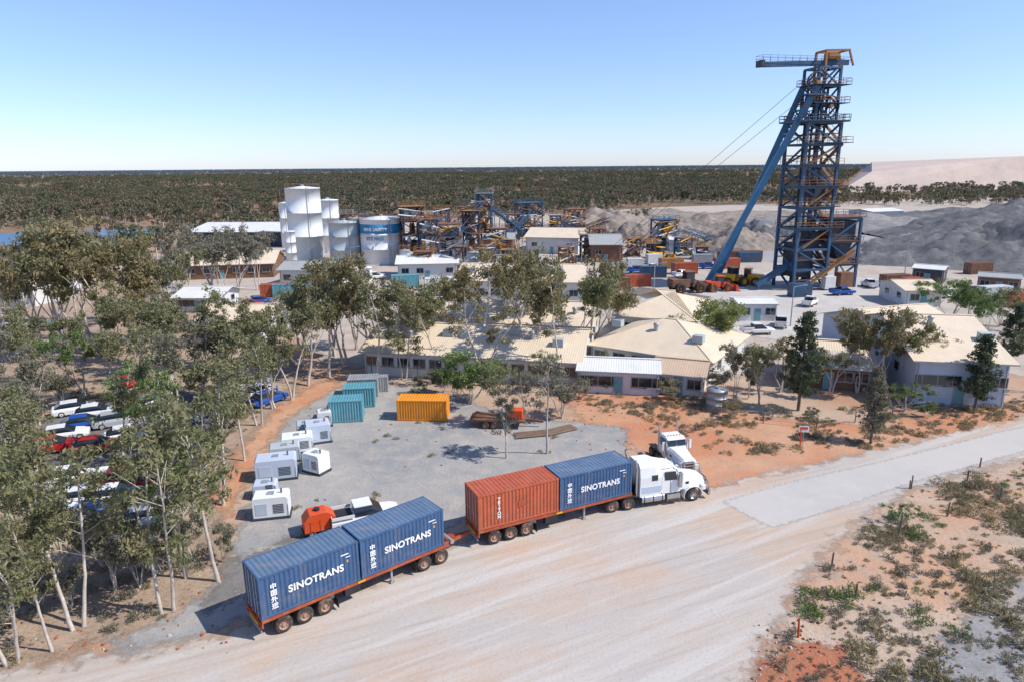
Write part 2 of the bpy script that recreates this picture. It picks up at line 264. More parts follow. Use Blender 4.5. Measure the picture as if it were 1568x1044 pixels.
def treemesh(name,seed,style,leaf,bark='bark'):
    r=random.Random(seed); rs=np.random.RandomState(seed); segs=[]; tips=[]
    def grow(p,d,ln,rad,depth,mx,sp=(.22,.58)):
        n=3
        for i in range(n):
            d=(d+Vector((r.gauss(0,.14),r.gauss(0,.14),r.gauss(.04,.06)))).normalized(); q=p+d*ln/n; r1=rad*(1-.13); segs.append((p.copy(),q.copy(),rad,r1)); p=q; rad=r1
            if depth>=2 and i==1 and r.random()<.75: tips.append((p.x+r.gauss(0,.3),p.y+r.gauss(0,.3),p.z+.1,.7*r.uniform(.5,1.1)))
        if depth>=mx or (depth>=2 and r.random()<.15): tips.append((*p,r.uniform(.6,1.15))); return
        k=r.choice((2,2,3)); a0=r.random()*6.28
        for i in range(k):
            a=a0+i*6.28/k+r.gauss(0,.4); ang=r.uniform(*sp); s=Vector((math.cos(a),math.sin(a),0)); nd=(d*math.cos(ang)+s*math.sin(ang)); nd.z+=.12; nd.normalize()
            grow(p.copy(),nd,ln*r.uniform(.45,1.0),rad*.66,depth+1,mx,sp)
    if style=='gum':
        for i in range(r.choice((2,2,3))): grow(Vector((r.uniform(-.3,.3),r.uniform(-.3,.3),0)),Vector((r.gauss(0,.18),r.gauss(0,.18),1)),2.6,.15,0,4)
        LP=(36,.84,.36,.14)
    elif style=='tall':
        for st in range(r.choice((1,2,2))):
            p=Vector((r.uniform(-.3,.3),r.uniform(-.3,.3),0)); d=Vector((r.gauss(0,.07),r.gauss(0,.07),1)).normalized(); rad=.12; top=r.uniform(8.6,10); nseg=16
            for i in range(nseg):
                d=(d+Vector((r.gauss(0,.06),r.gauss(0,.06),.04))).normalized(); q=p+d*top/nseg; segs.append((p.copy(),q.copy(),rad,rad*.93)); p=q; rad*=.93
                if p.z>top*r.uniform(.28,.44):
                    f=(p.z/top); ln=(.6+1.6*math.sin(min(1,(1.08-f)/.62)*1.7))*r.uniform(.45,1.1)
                    for j in range(r.choice((1,1,2))):
                        a=r.random()*6.28; b=Vector((math.cos(a),math.sin(a),r.uniform(.5,1.3))).normalized(); e=p+b*ln; segs.append((p.copy(),e,rad*.45,.015)); tips.append((*e,r.uniform(.5,.95)))
                        if r.random()<.75:
                            a2=a+r.gauss(0,.8); m_=p.lerp(e,.5); e2=m_+Vector((math.cos(a2),math.sin(a2),.5)).normalized()*ln*.6; segs.append((m_,e2,rad*.3,.01)); tips.append((*e2,r.uniform(.45,.8)))
            tips.append((*p,.7))
        LP=(46,.82,.34,.12)
    elif style=='bush':
        for i in range(6):
            a=r.random()*6.28; grow(Vector((0,0,0)),Vector((math.cos(a)*.6,math.sin(a)*.6,1)).normalized(),2.8,.08,1,3)
        LP=(75,1.4,.5,.2)
    elif style=='pine':
        segs.append((Vector((0,0,0)),Vector((0,0,5)),.2,.12)); segs.append((Vector((0,0,5)),Vector((0,0,9.6)),.12,.03))
        z=1.6
        while z<9.7:
            R0=.35+2.1*((9.9-z)/8.3)**.75*min(1,(z-.6)/2.)
            for i in range(6):
                a=r.random()*6.28; l=R0*r.uniform(.45,1.25); q=Vector((math.cos(a)*l,math.sin(a)*l,z+l*.35)); segs.append((Vector((0,0,z)),q,.04,.015))
                tips.append((*q,.6)); tips.append((*(Vector((0,0,z)).lerp(q,.6)),.65))
            z+=.42
        LP=(30,.7,.36,.13)
    zmax=max(t[2] for t in tips)+.4; k=10/zmax
    mb=MB()
    for a,b,r0,r1 in segs: mb.cyl(a*k,b*k,r0*k,'bark',6 if r0>.05 else 4,r1*k,cap=False)
    T=[(x*k,y*k,z*k,s) for x,y,z,s in tips]; LV,LF=leaves(rs,T,LP[0],LP[1],LP[2],LP[3],.75)
    V=np.vstack([np.array(mb.v),LV]); F=np.vstack([np.array(mb.f),LF+len(mb.v)]); me=npmesh(name,V,F,[bark,leaf])
    mi=np.zeros(len(F),np.int32); mi[len(mb.f):]=1; me.polygons.foreach_set('material_index',mi); return me
TM={}
def hash_(k): return sum(ord(c)*(i+3) for i,c in enumerate(str(k)))%99991
def tm(style,leaf,i):
    k=(style,leaf,i)
    if k not in TM: TM[k]=treemesh(style+'_tree_mesh',hash_(k),style,leaf,'barkdark' if style=='pine' else 'bark')
    return TM[k]
def tree(x,y,top,style='gum',leaf='leaf_olive',wd=None):
    P=G(x,y); h=HT(x,y,top); ob=bpy.data.objects.new({'gum':'eucalyptus_tree','tall':'eucalyptus_tree','bush':'shrub','pine':'cypress_pine_tree'}[style],tm(style,leaf,R.randrange(5 if style in('gum','tall') else 2)))
    if wd is None: wd={'gum':.88,'tall':1.12,'bush':1,'pine':.9}[style]*R.uniform(.82,1.15)
    s=h/10; ob.location=P; ob.scale=(s*wd,s*wd,s); ob.rotation_euler=(0,0,R.random()*6.28); scene.collection.objects.link(ob)
O,B_,GR,GY='leaf_olive','leaf_brown','leaf_green','leaf_grey'
for t in [(15,1015,800,'tall',O),(75,1000,775,'tall',O),(125,962,700,'tall',O),(258,937,655,'tall',O),(330,893,600,'tall',O),(287,885,690,'tall',GR),(175,905,760,'gum',GY),(40,900,690,'tall',O),(105,880,720,'gum',O),(228,870,640,'tall',O),(-30,960,700,'gum',O),(20,960,800,'gum',GY),(215,900,820,'bush',GY,.8),(160,870,790,'bush',GY,.8),(300,860,790,'bush',GY,.8),(60,930,850,'bush',GY),(110,930,860,'bush',GY,.8),(250,880,800,'bush',GY,.8),(340,860,800,'bush',GY,.7),
 (5,830,600,'tall',O),(50,820,650,'tall',O),(25,720,570,'gum',GY),(285,810,590,'tall',O),(345,770,560,'tall',O),(372,705,545,'tall',O),(395,650,500,'tall',O),(330,690,520,'gum',O),(190,700,560,'tall',GR),(250,710,560,'gum',O),(60,760,600,'tall',O),(310,740,540,'gum',O),(275,760,560,'tall',GR),(0,780,640,'gum',GR),
 (420,625,480,'gum',O),(448,612,470,'tall',B_),(475,590,450,'gum',O),(502,578,430,'gum',B_),(350,610,465,'gum',O),(310,610,475,'gum',GY),(180,610,490,'gum',O),(130,610,500,'gum',GR),(60,650,530,'gum',GY),(10,650,510,'gum',GY),(90,595,470,'gum',O),(40,590,460,'gum',O),(225,580,450,'gum',O),(265,580,450,'gum',O),(45,690,590,'bush',GY),(95,625,560,'bush',GY),(230,625,500,'gum',O),(270,640,500,'gum',GY),
 (20,520,400,'gum',O),(70,540,365,'gum',B_),(110,545,335,'gum',O),(155,545,330,'gum',B_),(200,530,355,'gum',B_),(245,520,380,'gum',O),(-20,560,420,'gum',O),(5,470,375,'gum',O),(90,500,365,'gum',O),(135,510,350,'gum',O),(180,500,360,'gum',O),(40,480,380,'gum',GY),(220,560,440,'gum',B_),(180,555,430,'gum',O),(300,560,440,'gum',O),(340,565,450,'gum',O),
 (290,440,350,'gum',GY),(325,450,343,'gum',GY),(365,455,338,'gum',GY),(395,445,355,'gum',GY),(345,460,360,'gum',GY),(380,560,455,'gum',O),(420,550,445,'gum',O),(270,470,380,'gum',GY),
 (530,560,395,'gum',O),(575,565,385,'gum',B_),(548,535,400,'gum',O),(610,562,420,'gum',B_),(655,560,435,'gum',O),(480,510,395,'gum',B_),(510,545,400,'gum',O),(460,560,425,'gum',O),(635,545,420,'gum',O),(690,535,430,'tall',B_),(745,545,378,'tall',B_),(725,520,400,'gum',B_),(770,520,385,'gum',O),(800,535,380,'gum',B_),(835,565,380,'gum',B_),(870,560,375,'gum',O),(905,545,395,'gum',B_),(930,520,410,'gum',B_),(815,520,378,'gum',GY),(855,590,420,'tall',B_),(890,560,400,'gum',O),(740,590,440,'tall',B_),(620,580,440,'tall',O),(665,575,450,'tall',B_),(580,580,420,'tall',O),
 (722,618,530,'bush',GR),(700,612,550,'bush',GR),(680,600,560,'bush',O),(775,655,555,'gum',O),(800,640,565,'gum',GY),(842,695,535,'tall',GY),(778,702,600,'tall',GY),(860,640,570,'bush',GY),(830,600,535,'gum',O),(650,605,570,'bush',GY),
 (1085,545,458,'bush','leaf_lime'),(1062,545,480,'bush','leaf_lime'),(1110,530,465,'bush','leaf_lime'),(1125,620,525,'gum',GY),(1160,618,515,'gum',O),(1100,605,560,'bush',GY),(1145,610,540,'gum',GY),(1222,628,475,'pine','leaf_pine'),(1195,600,515,'gum',B_),(1270,605,500,'gum',O),(1310,600,475,'gum',B_),(1345,605,465,'gum',B_),(1385,600,480,'gum',O),(1325,590,480,'gum',O),(1333,678,560,'pine',GY),(1385,628,585,'bush',GR),(1425,600,500,'gum',B_),(1492,628,510,'pine','leaf_pine'),(1470,615,550,'pine','leaf_pine'),(925,575,535,'tall',O),
 (1455,490,425,'bush',GR),(1485,495,430,'bush',GR),(1510,530,440,'gum',GR),(1545,560,465,'pine','leaf_pine'),(1565,540,450,'gum',GR),(1530,500,440,'bush',O),(1590,600,470,'gum',O),(1435,470,430,'bush',GR),(975,350,320,'gum',GY),(990,345,318,'gum',GY)]:
    tree(*t)
for t in [(1030,612,580),(1055,600,575),(935,600,575),(1380,800,770),(640,608,590),(890,610,588),(1180,640,620),(1420,640,615),(1240,640,622),(1120,640,612)]: tree(*t,'bush',R.choice(['leaf_dry',GY,GR]),1.2)
def instancer(name,pts,meshfn,n=3):
    for i in range(n):
        sub=pts[i::n]
        if not len(sub): continue
        A=np.array(sub); k=len(A); th=np.random.RandomState(i).rand(k)*6.28; s=A[:,3]/2*1.41421356
        V=np.stack([np.stack([A[:,0]+s*np.cos(th+j*math.pi/2),A[:,1]+s*np.sin(th+j*math.pi/2),A[:,2]],1) for j in range(4)],1).reshape(-1,3)
        me=npmesh(name,V,np.arange(4*k).reshape(-1,4),'ground'); ob=bpy.data.objects.new(name,me); scene.collection.objects.link(ob)
        ob.instance_type='FACES'; ob.use_instance_faces_scale=True; ob.show_instancer_for_render=False
        ch=bpy.data.objects.new(name+'_plant',meshfn(i)); ch.parent=ob; scene.collection.objects.link(ch)
def farmesh(leaf,nl=24):
    def f(i):
        rs=np.random.RandomState(50+i); r=random.Random(i); tips=[]
        for j in range(12):
            a=r.random()*6.28; q=r.random()**.5*2.5; tips.append((q*math.cos(a),q*math.sin(a),r.uniform(2.6,7.4)-q*.35,r.uniform(.6,1.1)))
        mb=MB(); mb.cyl((0,0,0),(0,0,5.5),.18,'bark',5,.08,cap=False)
        for t in tips[:6]: mb.cyl((0,0,2),t[:3],.09,'bark',4,.03,cap=False)
        LV,LF=leaves(rs,tips,nl,1.3,.8,.52,.75); V=np.vstack([np.array(mb.v),LV]); F=np.vstack([np.array(mb.f),LF+len(mb.v)]); me=npmesh('far_tree',V,F,['bark',leaf]); mi=np.zeros(len(F),np.int32); mi[len(mb.f):]=1; me.polygons.foreach_set('material_index',mi); return me
    return f
rs=np.random.RandomState(3)
def wedge(n,r0,r1,s0,s1):
    a=(rs.rand(n)-.5)*1.75; r=np.sqrt(r0*r0+rs.rand(n)*(r1*r1-r0*r0)); return np.stack([r*np.sin(a),r*np.cos(a),r*0,s0+rs.rand(n)**2*(s1-s0)],1)
clear=[pxpoly(q) for q in ([(250,460),(265,385),(440,352),(640,338),(960,326),(1010,312),(1240,316),(1568,318),(2600,300),(2600,700),(1000,600),(300,500)],[(1000,268),(1250,265),(1252,270),(1000,273)],[(-300,372),(0,356),(180,350),(262,350),(255,364),(100,380),(0,390),(-300,410)])]
dam=[(300,640),(455,655),(3500,1350),(3500,3200),(1150,2300)]; damh=[18,31,44,48,30]
def filt(A,dens):
    ok=np.ones(len(A),bool)
    for c in clear: ok&=sdist(A[:,:2],c)<0
    ok&=sdist(A[:,:2],dam)<-3
    nn=np.array([noise.noise(Vector((x*.006,y*.006,0)))+.6*noise.noise(Vector((x*.02,y*.02,3))) for x,y in A[:,:2]]); ok&=nn>dens
    return A[ok]
near=filt(wedge(11500,190,1000,.5,1.4),-.26); mid=filt(wedge(13500,900,2600,.8,1.9),-.3); far=filt(wedge(13000,2400,9000,1.6,3.2),-9)
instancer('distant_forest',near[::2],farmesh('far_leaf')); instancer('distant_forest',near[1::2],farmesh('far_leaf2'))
instancer('distant_forest',mid[::3],farmesh('far_leaf2'),2); instancer('distant_forest',np.vstack([mid[1::3],mid[2::3]]),farmesh('far_leaf'),2); instancer('distant_forest',far,farmesh('far_leaf_haze'),2)
def tuss(leaf):
    def f(i):
        rs=np.random.RandomState(80+i); tips=[(rs.normal()*.3,rs.normal()*.3,.16+.12*rs.rand(),1) for _ in range(5)]
        V,F=leaves(rs,tips,30,.3,.26,.05,.7,-1.2); V[:,2]=np.abs(V[:,2]); return npmesh('tussock',V,F,leaf)
    return f
def scatter(poly,n,s0,s1,thr,sc=.15,seed=1):
    P=np.array(poly); rr=np.random.RandomState(seed); lo,hi=P.min(0),P.max(0); Q=lo+rr.rand(n,2)*(hi-lo); Q=Q[sdist(Q,poly)>.3]
    return np.array([(x,y,0,s0+rr.rand()**2*(s1-s0)) for x,y in Q if noise.noise(Vector((x*sc,y*sc,seed)))+.35*noise.noise(Vector((x*.7,y*.7,seed)))>thr])
rv=pxpoly([(1400,750),(1568,705),(1900,640),(2100,1100),(1200,1100),(1165,1030),(1200,950),(1265,860)])
instancer('low_scrub',scatter(rv,4600,.4,1.4,.12),tuss('leaf_dry')); instancer('low_scrub',scatter(rv,1800,.4,1.4,.22,seed=4),tuss(GR)); instancer('low_scrub',scatter(rv,3000,.3,1.0,.06,.25,seed=9),tuss(GY)); instancer('low_scrub',scatter(rv,2200,.2,.5,-.5,seed=12),tuss('leaf_dry'),1)
up=pxpoly([(860,600),(1000,596),(1200,630),(1568,608),(1700,600),(1700,620),(1568,640),(1330,690),(1120,700),(960,650)])
instancer('low_scrub',scatter(up,2600,.3,1.1,.04,.25,seed=5),tuss('leaf_dry')); instancer('low_scrub',scatter(up,1300,.3,1.0,.10,.25,seed=6),tuss(GY))
lf=pxpoly([(-200,560),(420,600),(330,760),(340,850),(280,940),(0,1030),(-300,1044)]); instancer('low_scrub',scatter(lf,4500,.3,1.3,.02,.25,seed=7),tuss(GY)); instancer('low_scrub',scatter(lf,1800,.3,.9,.05,.25,seed=17),tuss('leaf_dry'))
yd=pxpoly([(440,640),(520,598),(690,602),(870,645),(960,690),(740,780),(560,870),(370,880),(380,780)]); instancer('low_scrub',scatter(yd,260,.2,.7,.10,.2,seed=21),tuss('leaf_dry'),1)
# ---------------------------------------------------------------- buildings
def building(name,a,b,depth,wh,rise,roof='roofbeige',wall='whitewall',hip=0,ov=.6,nwin=5,vents=0):
    A=G(*a);B=G(*b);d=B-A;L=d.length;g=grp(name,A,math.atan2(d.y,d.x)); D=depth; s=rise/(D/2)
    mb=MB()
    if hip:
        mb.box((L/2,D/2,wh/2-.03),(L,D,wh-.06),wall); mb.obj('walls',g)
        z0=wh-ov*s; o=[(-ov,-ov,z0),(L+ov,-ov,z0),(L+ov,D+ov,z0),(-ov,D+ov,z0)]; r=[(hip,D/2,wh+rise),(L-hip,D/2,wh+rise)]
        mb=MB(); mb.add(o+r+[(x,y,z-.12) for x,y,z in o],[(0,1,5,4),(1,2,5),(2,3,4,5),(3,0,4),(6,7,1,0),(7,8,2,1),(8,9,3,2),(9,6,0,3),(9,8,7,6)],roof)
        mb.beam(r[0],r[1],.3,roof,.12)
        for p,q in((0,0),(3,0),(1,1),(2,1)): mb.beam(o[p],r[q],.25,roof,.1)
    else:
        mb.prism([(0,0),(D,0),(D,wh-.13),(D/2,wh+rise-.13),(0,wh-.13)],'yz',0,L,wall); mb.obj('walls',g)
        mb=MB(); mb.prism([(-ov,wh-ov*s),(D/2,wh+rise),(D+ov,wh-ov*s),(D+ov,wh-ov*s-.1),(D/2,wh+rise-.1),(-ov,wh-ov*s-.1)],'yz',-ov,L+ov,roof)
        mb.beam((-ov,D/2,wh+rise+.03),(L+ov,D/2,wh+rise+.03),.4,roof,.1)
    for i in range(vents):
        x=L*(i+.5)/vents+R.uniform(-1,1); y=D*R.choice((.22,.3,.38)); z=wh+s*y
        if i%2: mb.cyl((x,y,z-.1),(x,y,z+.7),.3,'galv',10); mb.lathe((x,y,z+.7),'z',[(0,.35),(.3,.25),(.42,0),(.3,-.05)],'galv',10)
        else: mb.box((x,y,z+.35),(1.3,1.1,.9),'tankgrey')
    mb.obj('roof',g)
    mb=MB(); mb.box((L/2,-ov-.07,wh-ov*s-.08),(L+2*ov,.12,.12),'galv')
    for x in(.2,L-.2): mb.cyl((x,-.08,0),(x,-.08,wh-.2),.05,'galv',6)
    mb.obj('gutter',g)
    mb=MB()
    for i in range(nwin):
        x=L*(i+.5)/nwin
        if i==nwin//2 and nwin>1: continue
        mb.box((x,-.02,wh*.55),(1.7,.08,1.2),'galv'); mb.box((x-.4,-.05,wh*.55),(.72,.06,1.04),'glass'); mb.box((x+.4,-.05,wh*.55),(.72,.06,1.04),'glass'); mb.box((x,-.08,wh*.55-.66),(1.9,.18,.06),'concrete')
    for e,sx in((0,-1),(L,1)):
        for y in(D*.25,D*.7): mb.box((e+sx*.02,y,wh*.55),(.08,1.5,1.1),'galv'); mb.box((e+sx*.05,y,wh*.55),(.06,1.3,.92),'glass')
    mb.obj('windows',g)
    mb=MB(); x=L*.5; mb.box((x,-.03,1.06),(1.1,.1,2.12),'galv'); mb.box((x,-.07,1.04),(.9,.08,2.0),'teal'); mb.obj('door',g)
building('office_building',(560,572),(885,592),13,3.3,2.2,nwin=13,vents=7)
building('office_building',(640,520),(905,532),12,3.4,2.1,nwin=10,vents=6)
building('office_building',(905,560),(1085,590),15,3.2,2.6,hip=7,nwin=6,vents=3)
building('site_hut',(885,600),(1008,606),6,2.8,.7,'roofwhite','whitewall',nwin=6,ov=.3)
building('amenities_building',(1000,600),(1075,608),6,2.6,.9,'rooftan','whitewall',nwin=3,ov=.4)
building('workshop_building',(945,520),(1060,530),16,4,2.6,hip=7,nwin=5)
building('workshop_building',(700,468),(890,472),16,5,2,'roofbeige',nwin=8,vents=4)
building('storage_shed',(1395,618),(1535,625),22,5.2,2.6,'roofbeige','bluewall',nwin=6,vents=3)
building('storage_shed',(1370,560),(1470,550),14,4.2,2,'roofbeige','bluewall',nwin=4)
building('cottage_building',(1205,590),(1330,600),9,3,1.8,'roofbeige','rust',nwin=5)
building('cottage_building',(275,478),(335,478),9,3,1,'roofwhite','whitewall',nwin=5,ov=1)
building('office_building',(300,530),(400,530),12,3.2,2,nwin=5)
building('office_building',(-30,470),(55,470),14,4,2,nwin=4)
building('office_building',(260,430),(420,425),16,3.6,2.2,wall='rust',nwin=7,vents=3)
building('mill_shed',(290,378),(440,378),30,5,2,'roofwhite','steeldark',nwin=0)
building('mill_shed',(640,385),(705,385),12,6,1.5,'roofgrey','whitewall',nwin=0)
building('mill_shed',(805,388),(885,390),18,5,2,'roofbeige','whitewall',nwin=3)
building('mill_shed',(735,392),(785,392),12,5,1.2,'roofgrey','rust',nwin=0)
building('winder_house',(905,402),(950,402),14,5,2,'roofgrey','rust',nwin=2)
building('mill_shed',(430,440),(520,440),10,4,1.2,'roofgrey','whitewall',nwin=4)
building('mill_shed',(610,430),(700,428),10,4,1.2,'roofwhite','whitewall',nwin=4)
building('site_hut',(1395,432),(1442,436),6,3.2,.5,'roofwhite','steeldark',nwin=2,ov=.3)
building('site_hut',(1385,470),(1440,470),10,3.2,1,'roofbeige','whitewall',nwin=2)
building('site_hut',(1335,338),(1382,336),14,4,.8,'roofwhite','whitewall',nwin=2)
building('site_hut',(1130,492),(1188,492),6,3,.4,'roofwhite','whitewall',nwin=3,ov=.2)
building('site_hut',(1495,445),(1560,450),6,3,.5,'roofgrey','rust',nwin=3,ov=.2)
building('site_hut',(1025,385),(1065,385),8,3.5,.5,'roofwhite','whitewall',nwin=2,ov=.2)
# ---------------------------------------------------------------- tanks & silos
def lettering(parent,s,size,loc,rz,mat,align='CENTER',ext=.01,sp=1.0,bold=.028):
    c=bpy.data.curves.new('t','FONT'); c.body=s; c.size=size; c.extrude=ext; c.align_x=align; c.offset=bold*size; c.space_character=sp
    o=bpy.data.objects.new('t',c); scene.collection.objects.link(o); bpy.context.view_layer.update()
    me=bpy.data.meshes.new_from_object(o.evaluated_get(bpy.context.evaluated_depsgraph_get())); bpy.data.objects.remove(o); me.materials.clear(); me.materials.append(M[mat])
    ob=bpy.data.objects.new('lettering',me); ob.rotation_euler=(math.pi/2,0,rz); ob.location=loc; ob.parent=parent; scene.collection.objects.link(ob); return ob
def tank(name,px,py,rpx,top,mat,dome=.12,band=None,rail=True,text=None,shift=True):
    P=G(px,py); m=MPP(px,py); r=rpx*m; h=HT(px,py,top); g=grp(name,P+Vector((0,r,0))); mb=MB()
    mb.lathe((0,0,0),'z',[(r,0),(r,h*.33),(r*1.006,h*.33),(r*1.006,h*.34),(r,h*.34),(r,h*.66),(r*1.006,h*.66),(r*1.006,h*.67),(r,h*.67),(r,h),(r*1.02,h),(r*1.02,h+.15),(0.01,h+.15+r*dome)],mat,40); mb.obj('shell',g)
    if band:
        mb=MB(); mb.lathe((0,0,h*.70),'z',[(r*1.004,0),(r*1.008,.01),(r*1.008,h*.2),(r*1.004,h*.2+.01)],band,40); mb.obj('band',g)
    mb=MB()
    if rail:
        k=18
        for i in range(k):
            a=6.283*i/k; b=6.283*(i+1)/k; p=Vector((r*math.cos(a),r*math.sin(a),h+.15)); q=Vector((r*math.cos(b),r*math.sin(b),h+.15)); mb.beam(p,p+Vector((0,0,1.1)),.06,'steelorange'); mb.beam(p+Vector((0,0,1.1)),q+Vector((0,0,1.1)),.07,'steelorange')
    sc=min(1,r/2.5); a=-1.0
    for o in(-.3*sc,.3*sc): mb.beam((r*math.cos(a)+o,r*math.sin(a)-.3*sc,0),(r*math.cos(a)+o,r*math.sin(a)-.3*sc,h+.9*sc),.08*sc,'galv')
    for j in range(int(h/.6)): mb.beam((r*math.cos(a)-.3*sc,r*math.sin(a)-.3*sc,j*.6),(r*math.cos(a)+.3*sc,r*math.sin(a)-.3*sc,j*.6),.05*sc,'galv')
    z=h+.1+r*dome; mb.cyl((0,0,z),(0,0,z+.5*sc),.5*sc,'galv',10)
    if rail: mb.beam((0,0,z+.6),(r,0,h+.9),.2,'steelblue')
    mb.obj('ladder_and_rails',g)
    if text:
        for i,(s,zz) in enumerate(text):
            ob=lettering(g,s,1.15,(0,0,h*zz),0,'siloblu' if i else 'letter')
            for v in ob.data.vertices: # wrap the text round the shell
                a=v.co.x/r-.15; rr=r*1.012+v.co.z; v.co.x=rr*math.sin(a); v.co.z=rr*math.cos(a)
tank('storage_silo',464,400,26,290,'tankwhite'); tank('storage_silo',445,404,8,356,'tankwhite',rail=False); tank('storage_silo',503,388,16,308,'tankwhite',rail=False); tank('storage_silo',438,380,8,312,'tankwhite',rail=False)
tank('process_tank',525,405,24,343,'tankgrey'); tank('process_tank',581,406,33,338,'tankwhite',band='siloblu',text=[("MINE SAFETY",.76),("SITE FIRST",.55)])
tank('process_tank',547,402,12,336,'tankgrey'); tank('process_tank',620,420,8,385,'tankgrey')
tank('water_tank',1101,632,16,602,'galv',.08,rail=False); tank('process_tank',560,432,9,412,'tankwhite',rail=False); tank('process_tank',690,425,9,402,'tankgrey',rail=False); tank('process_tank',725,415,10,388,'tankgrey')
# ---------------------------------------------------------------- steel structures
def rails(mb,pts,z,m='steelorange',t=.07):
    n=len(pts)
    for i in range(n):
        a=Vector((*pts[i],z));b=Vector((*pts[(i+1)%n],z)); k=max(1,int((b-a).length/1.6))
        for zz in(.55,1.1): mb.beam(a+Vector((0,0,zz)),b+Vector((0,0,zz)),t,m)
        for j in range(k): p=a.lerp(b,j/k); mb.beam(p,p+Vector((0,0,1.1)),t,m)
def frame(mb,x0,y0,w,d,z0,h,lv,col='steelblue',acc='steelorange',t=.35,brace=True,floors=True,seed=0):
    r=random.Random(seed); C=[(x0,y0),(x0+w,y0),(x0+w,y0+d),(x0,y0+d)]
    for x,y in C: mb.beam((x,y,z0),(x,y,z0+h),t,col)
    for l in range(1,lv+1):
        z=z0+h*l/lv
        for i in range(4):
            a=C[i];b=C[(i+1)%4]; mb.beam((*a,z),(*b,z),t*.8,col)
            if brace:
                za=z0+h*(l-1)/lv
                if r.random()<.5: mb.beam((*a,za),(*b,z),t*.6,col)
                else: mb.beam((*b,za),(*a,z),t*.6,col)
        if floors:
            mb.box((x0+w/2,y0+d/2,z+t*.5+.06),(w+1.2,d+1.2,.1),acc if r.random()<.4 else 'rust'); rails(mb,[(x0-.6,y0-.6),(x0+w+.6,y0-.6),(x0+w+.6,y0+d+.6),(x0-.6,y0+d+.6)],z+t*.5+.1,acc)
def plant(name,px,py,wpx,top,lv,col='steelblue',acc='steelorange',seed=0,rz=.15):
    P=G(px,py); m=MPP(px,py); w=wpx*m; h=HT(px,py,top); g=grp(name,P,rz); mb=MB(); frame(mb,-w/2,0,w,w*.8,0,h,lv,col,acc,.4,seed=seed); mb.obj('frame',g)
    mb=MB(); r=random.Random(seed)
    for l in range(lv):
        z=h*l/lv+.3; hh=h/lv
        for j in range(4):
            x=r.uniform(-.35,.35)*w; y=w*r.uniform(.1,.6); c=r.choice(['galv','whitewall','rust','steelblue','tankgrey','steeldark','yellow','whitewall'])
            if r.random()<.5: mb.box((x,y,z+hh*.3),(w*r.uniform(.15,.4),w*.25,hh*.6),c)
            else:
                q=w*r.uniform(.06,.14); mb.cyl((x,y,z),(x,y,z+hh*.7),q,c,12); mb.cyl((x,y,z+hh*.7),(x,y,z+hh*.85),q,c,12,r2=q*.3)
    for j in range(6):
        z=h*r.random(); mb.cyl((-w/2-r.random()*2,-.3-r.random(),z),(w/2,-.3,z+r.uniform(-2,2)),.18,r.choice(['galv','yellow','rust','whitewall']),8)
    a=Vector((w/2+.5,-.8,0))
    for l in range(lv):
        b=a+Vector(((-1)**(l+1)*w*.8,0,h/lv)); mb.beam(a,b,.8,'rust',.15); mb.beam(a+Vector((0,-.4,1)),b+Vector((0,-.4,1)),.08,'steelorange'); a=b
    mb.obj('equipment',g)
k=0
for p in [(636,405,30,318,4,'steeldark','steelorange'),(660,408,26,338,3,'steelblue','rust'),(690,400,32,345,3,'galv','steelblue'),(742,388,20,298,5,'steelblue','galv'),(722,395,24,325,4,'steeldark','steelorange'),(765,392,20,352,2,'steelblue','rust'),(680,380,20,322,3,'steelblue','steelorange'),(815,365,34,312,3,'steelblue','steelblue'),(882,360,26,322,3,'steelorange','steeldark'),(650,425,22,388,2,'steelorange','steelorange'),(700,425,20,380,2,'steeldark','galv'),(850,372,16,332,2,'steelblue','galv'),(608,395,16,345,3,'rust','galv'),(1022,380,30,338,2,'steelblue','steelblue'),(535,400,14,330,3,'steelblue','galv'),(900,395,20,362,2,'steeldark','rust'),(940,398,22,372,2,'rust','steelorange'),(780,420,20,385,2,'steeldark','steelorange'),(750,418,18,378,2,'galv','rust'),(1050,392,20,366,2,'steelblue','galv'),(665,372,22,330,3,'galv','whitewall'),(712,368,18,318,3,'steelorange','steelblue'),(785,368,18,330,2,'steeldark','steelblue'),(970,392,18,368,2,'steelblue','steelorange'),(1000,396,14,375,1,'steeldark','yellow'),(915,380,16,352,2,'steelorange','rust'),(870,405,18,380,1,'steelorange','galv'),(560,398,12,332,3,'galv','steelblue'),(1075,398,14,380,1,'steelblue','yellow')]:
    k+=1; plant('processing_plant_structure',*p,seed=k*7,rz=.1+.3*math.sin(k))
def conveyor(a,ha,b,hb,col='steelblue',wd=1.8):
    A=G(*a,0);B=G(*b,0); A.z=ha;B.z=hb; g=grp('conveyor',(A.x,A.y,0)); B=B-Vector((A.x,A.y,0)); A=Vector((0,0,ha)); mb=MB(); d=(B-A); n=max(3,int(d.length/3)); s=Vector((-d.y,d.x,0)).normalized()*wd/2; up=Vector((0,0,1.5))
    for q in(s,-s):
        mb.beam(A+q,B+q,.2,col);mb.beam(A+q+up,B+q+up,.2,col)
        for i in range(n): mb.beam(A+q+d*i/n+(up if i%2 else up*0),A+q+d*(i+1)/n+(up*0 if i%2 else up),.12,col)
    mb.obj('truss',g); mb=MB(); mb.beam(A+Vector((0,0,.3)),B+Vector((0,0,.3)),wd*.8,'steeldark',.12); mb.obj('belt',g); mb=MB()
    for i in range(1,n,2):
        p=A+d*i/n
        if p.z>1.5:
            for q in(s,-s): mb.beam((p+q),(p.x+q.x*2,p.y+q.y*2,0),.22,col)
    mb.obj('trestle_legs',g)
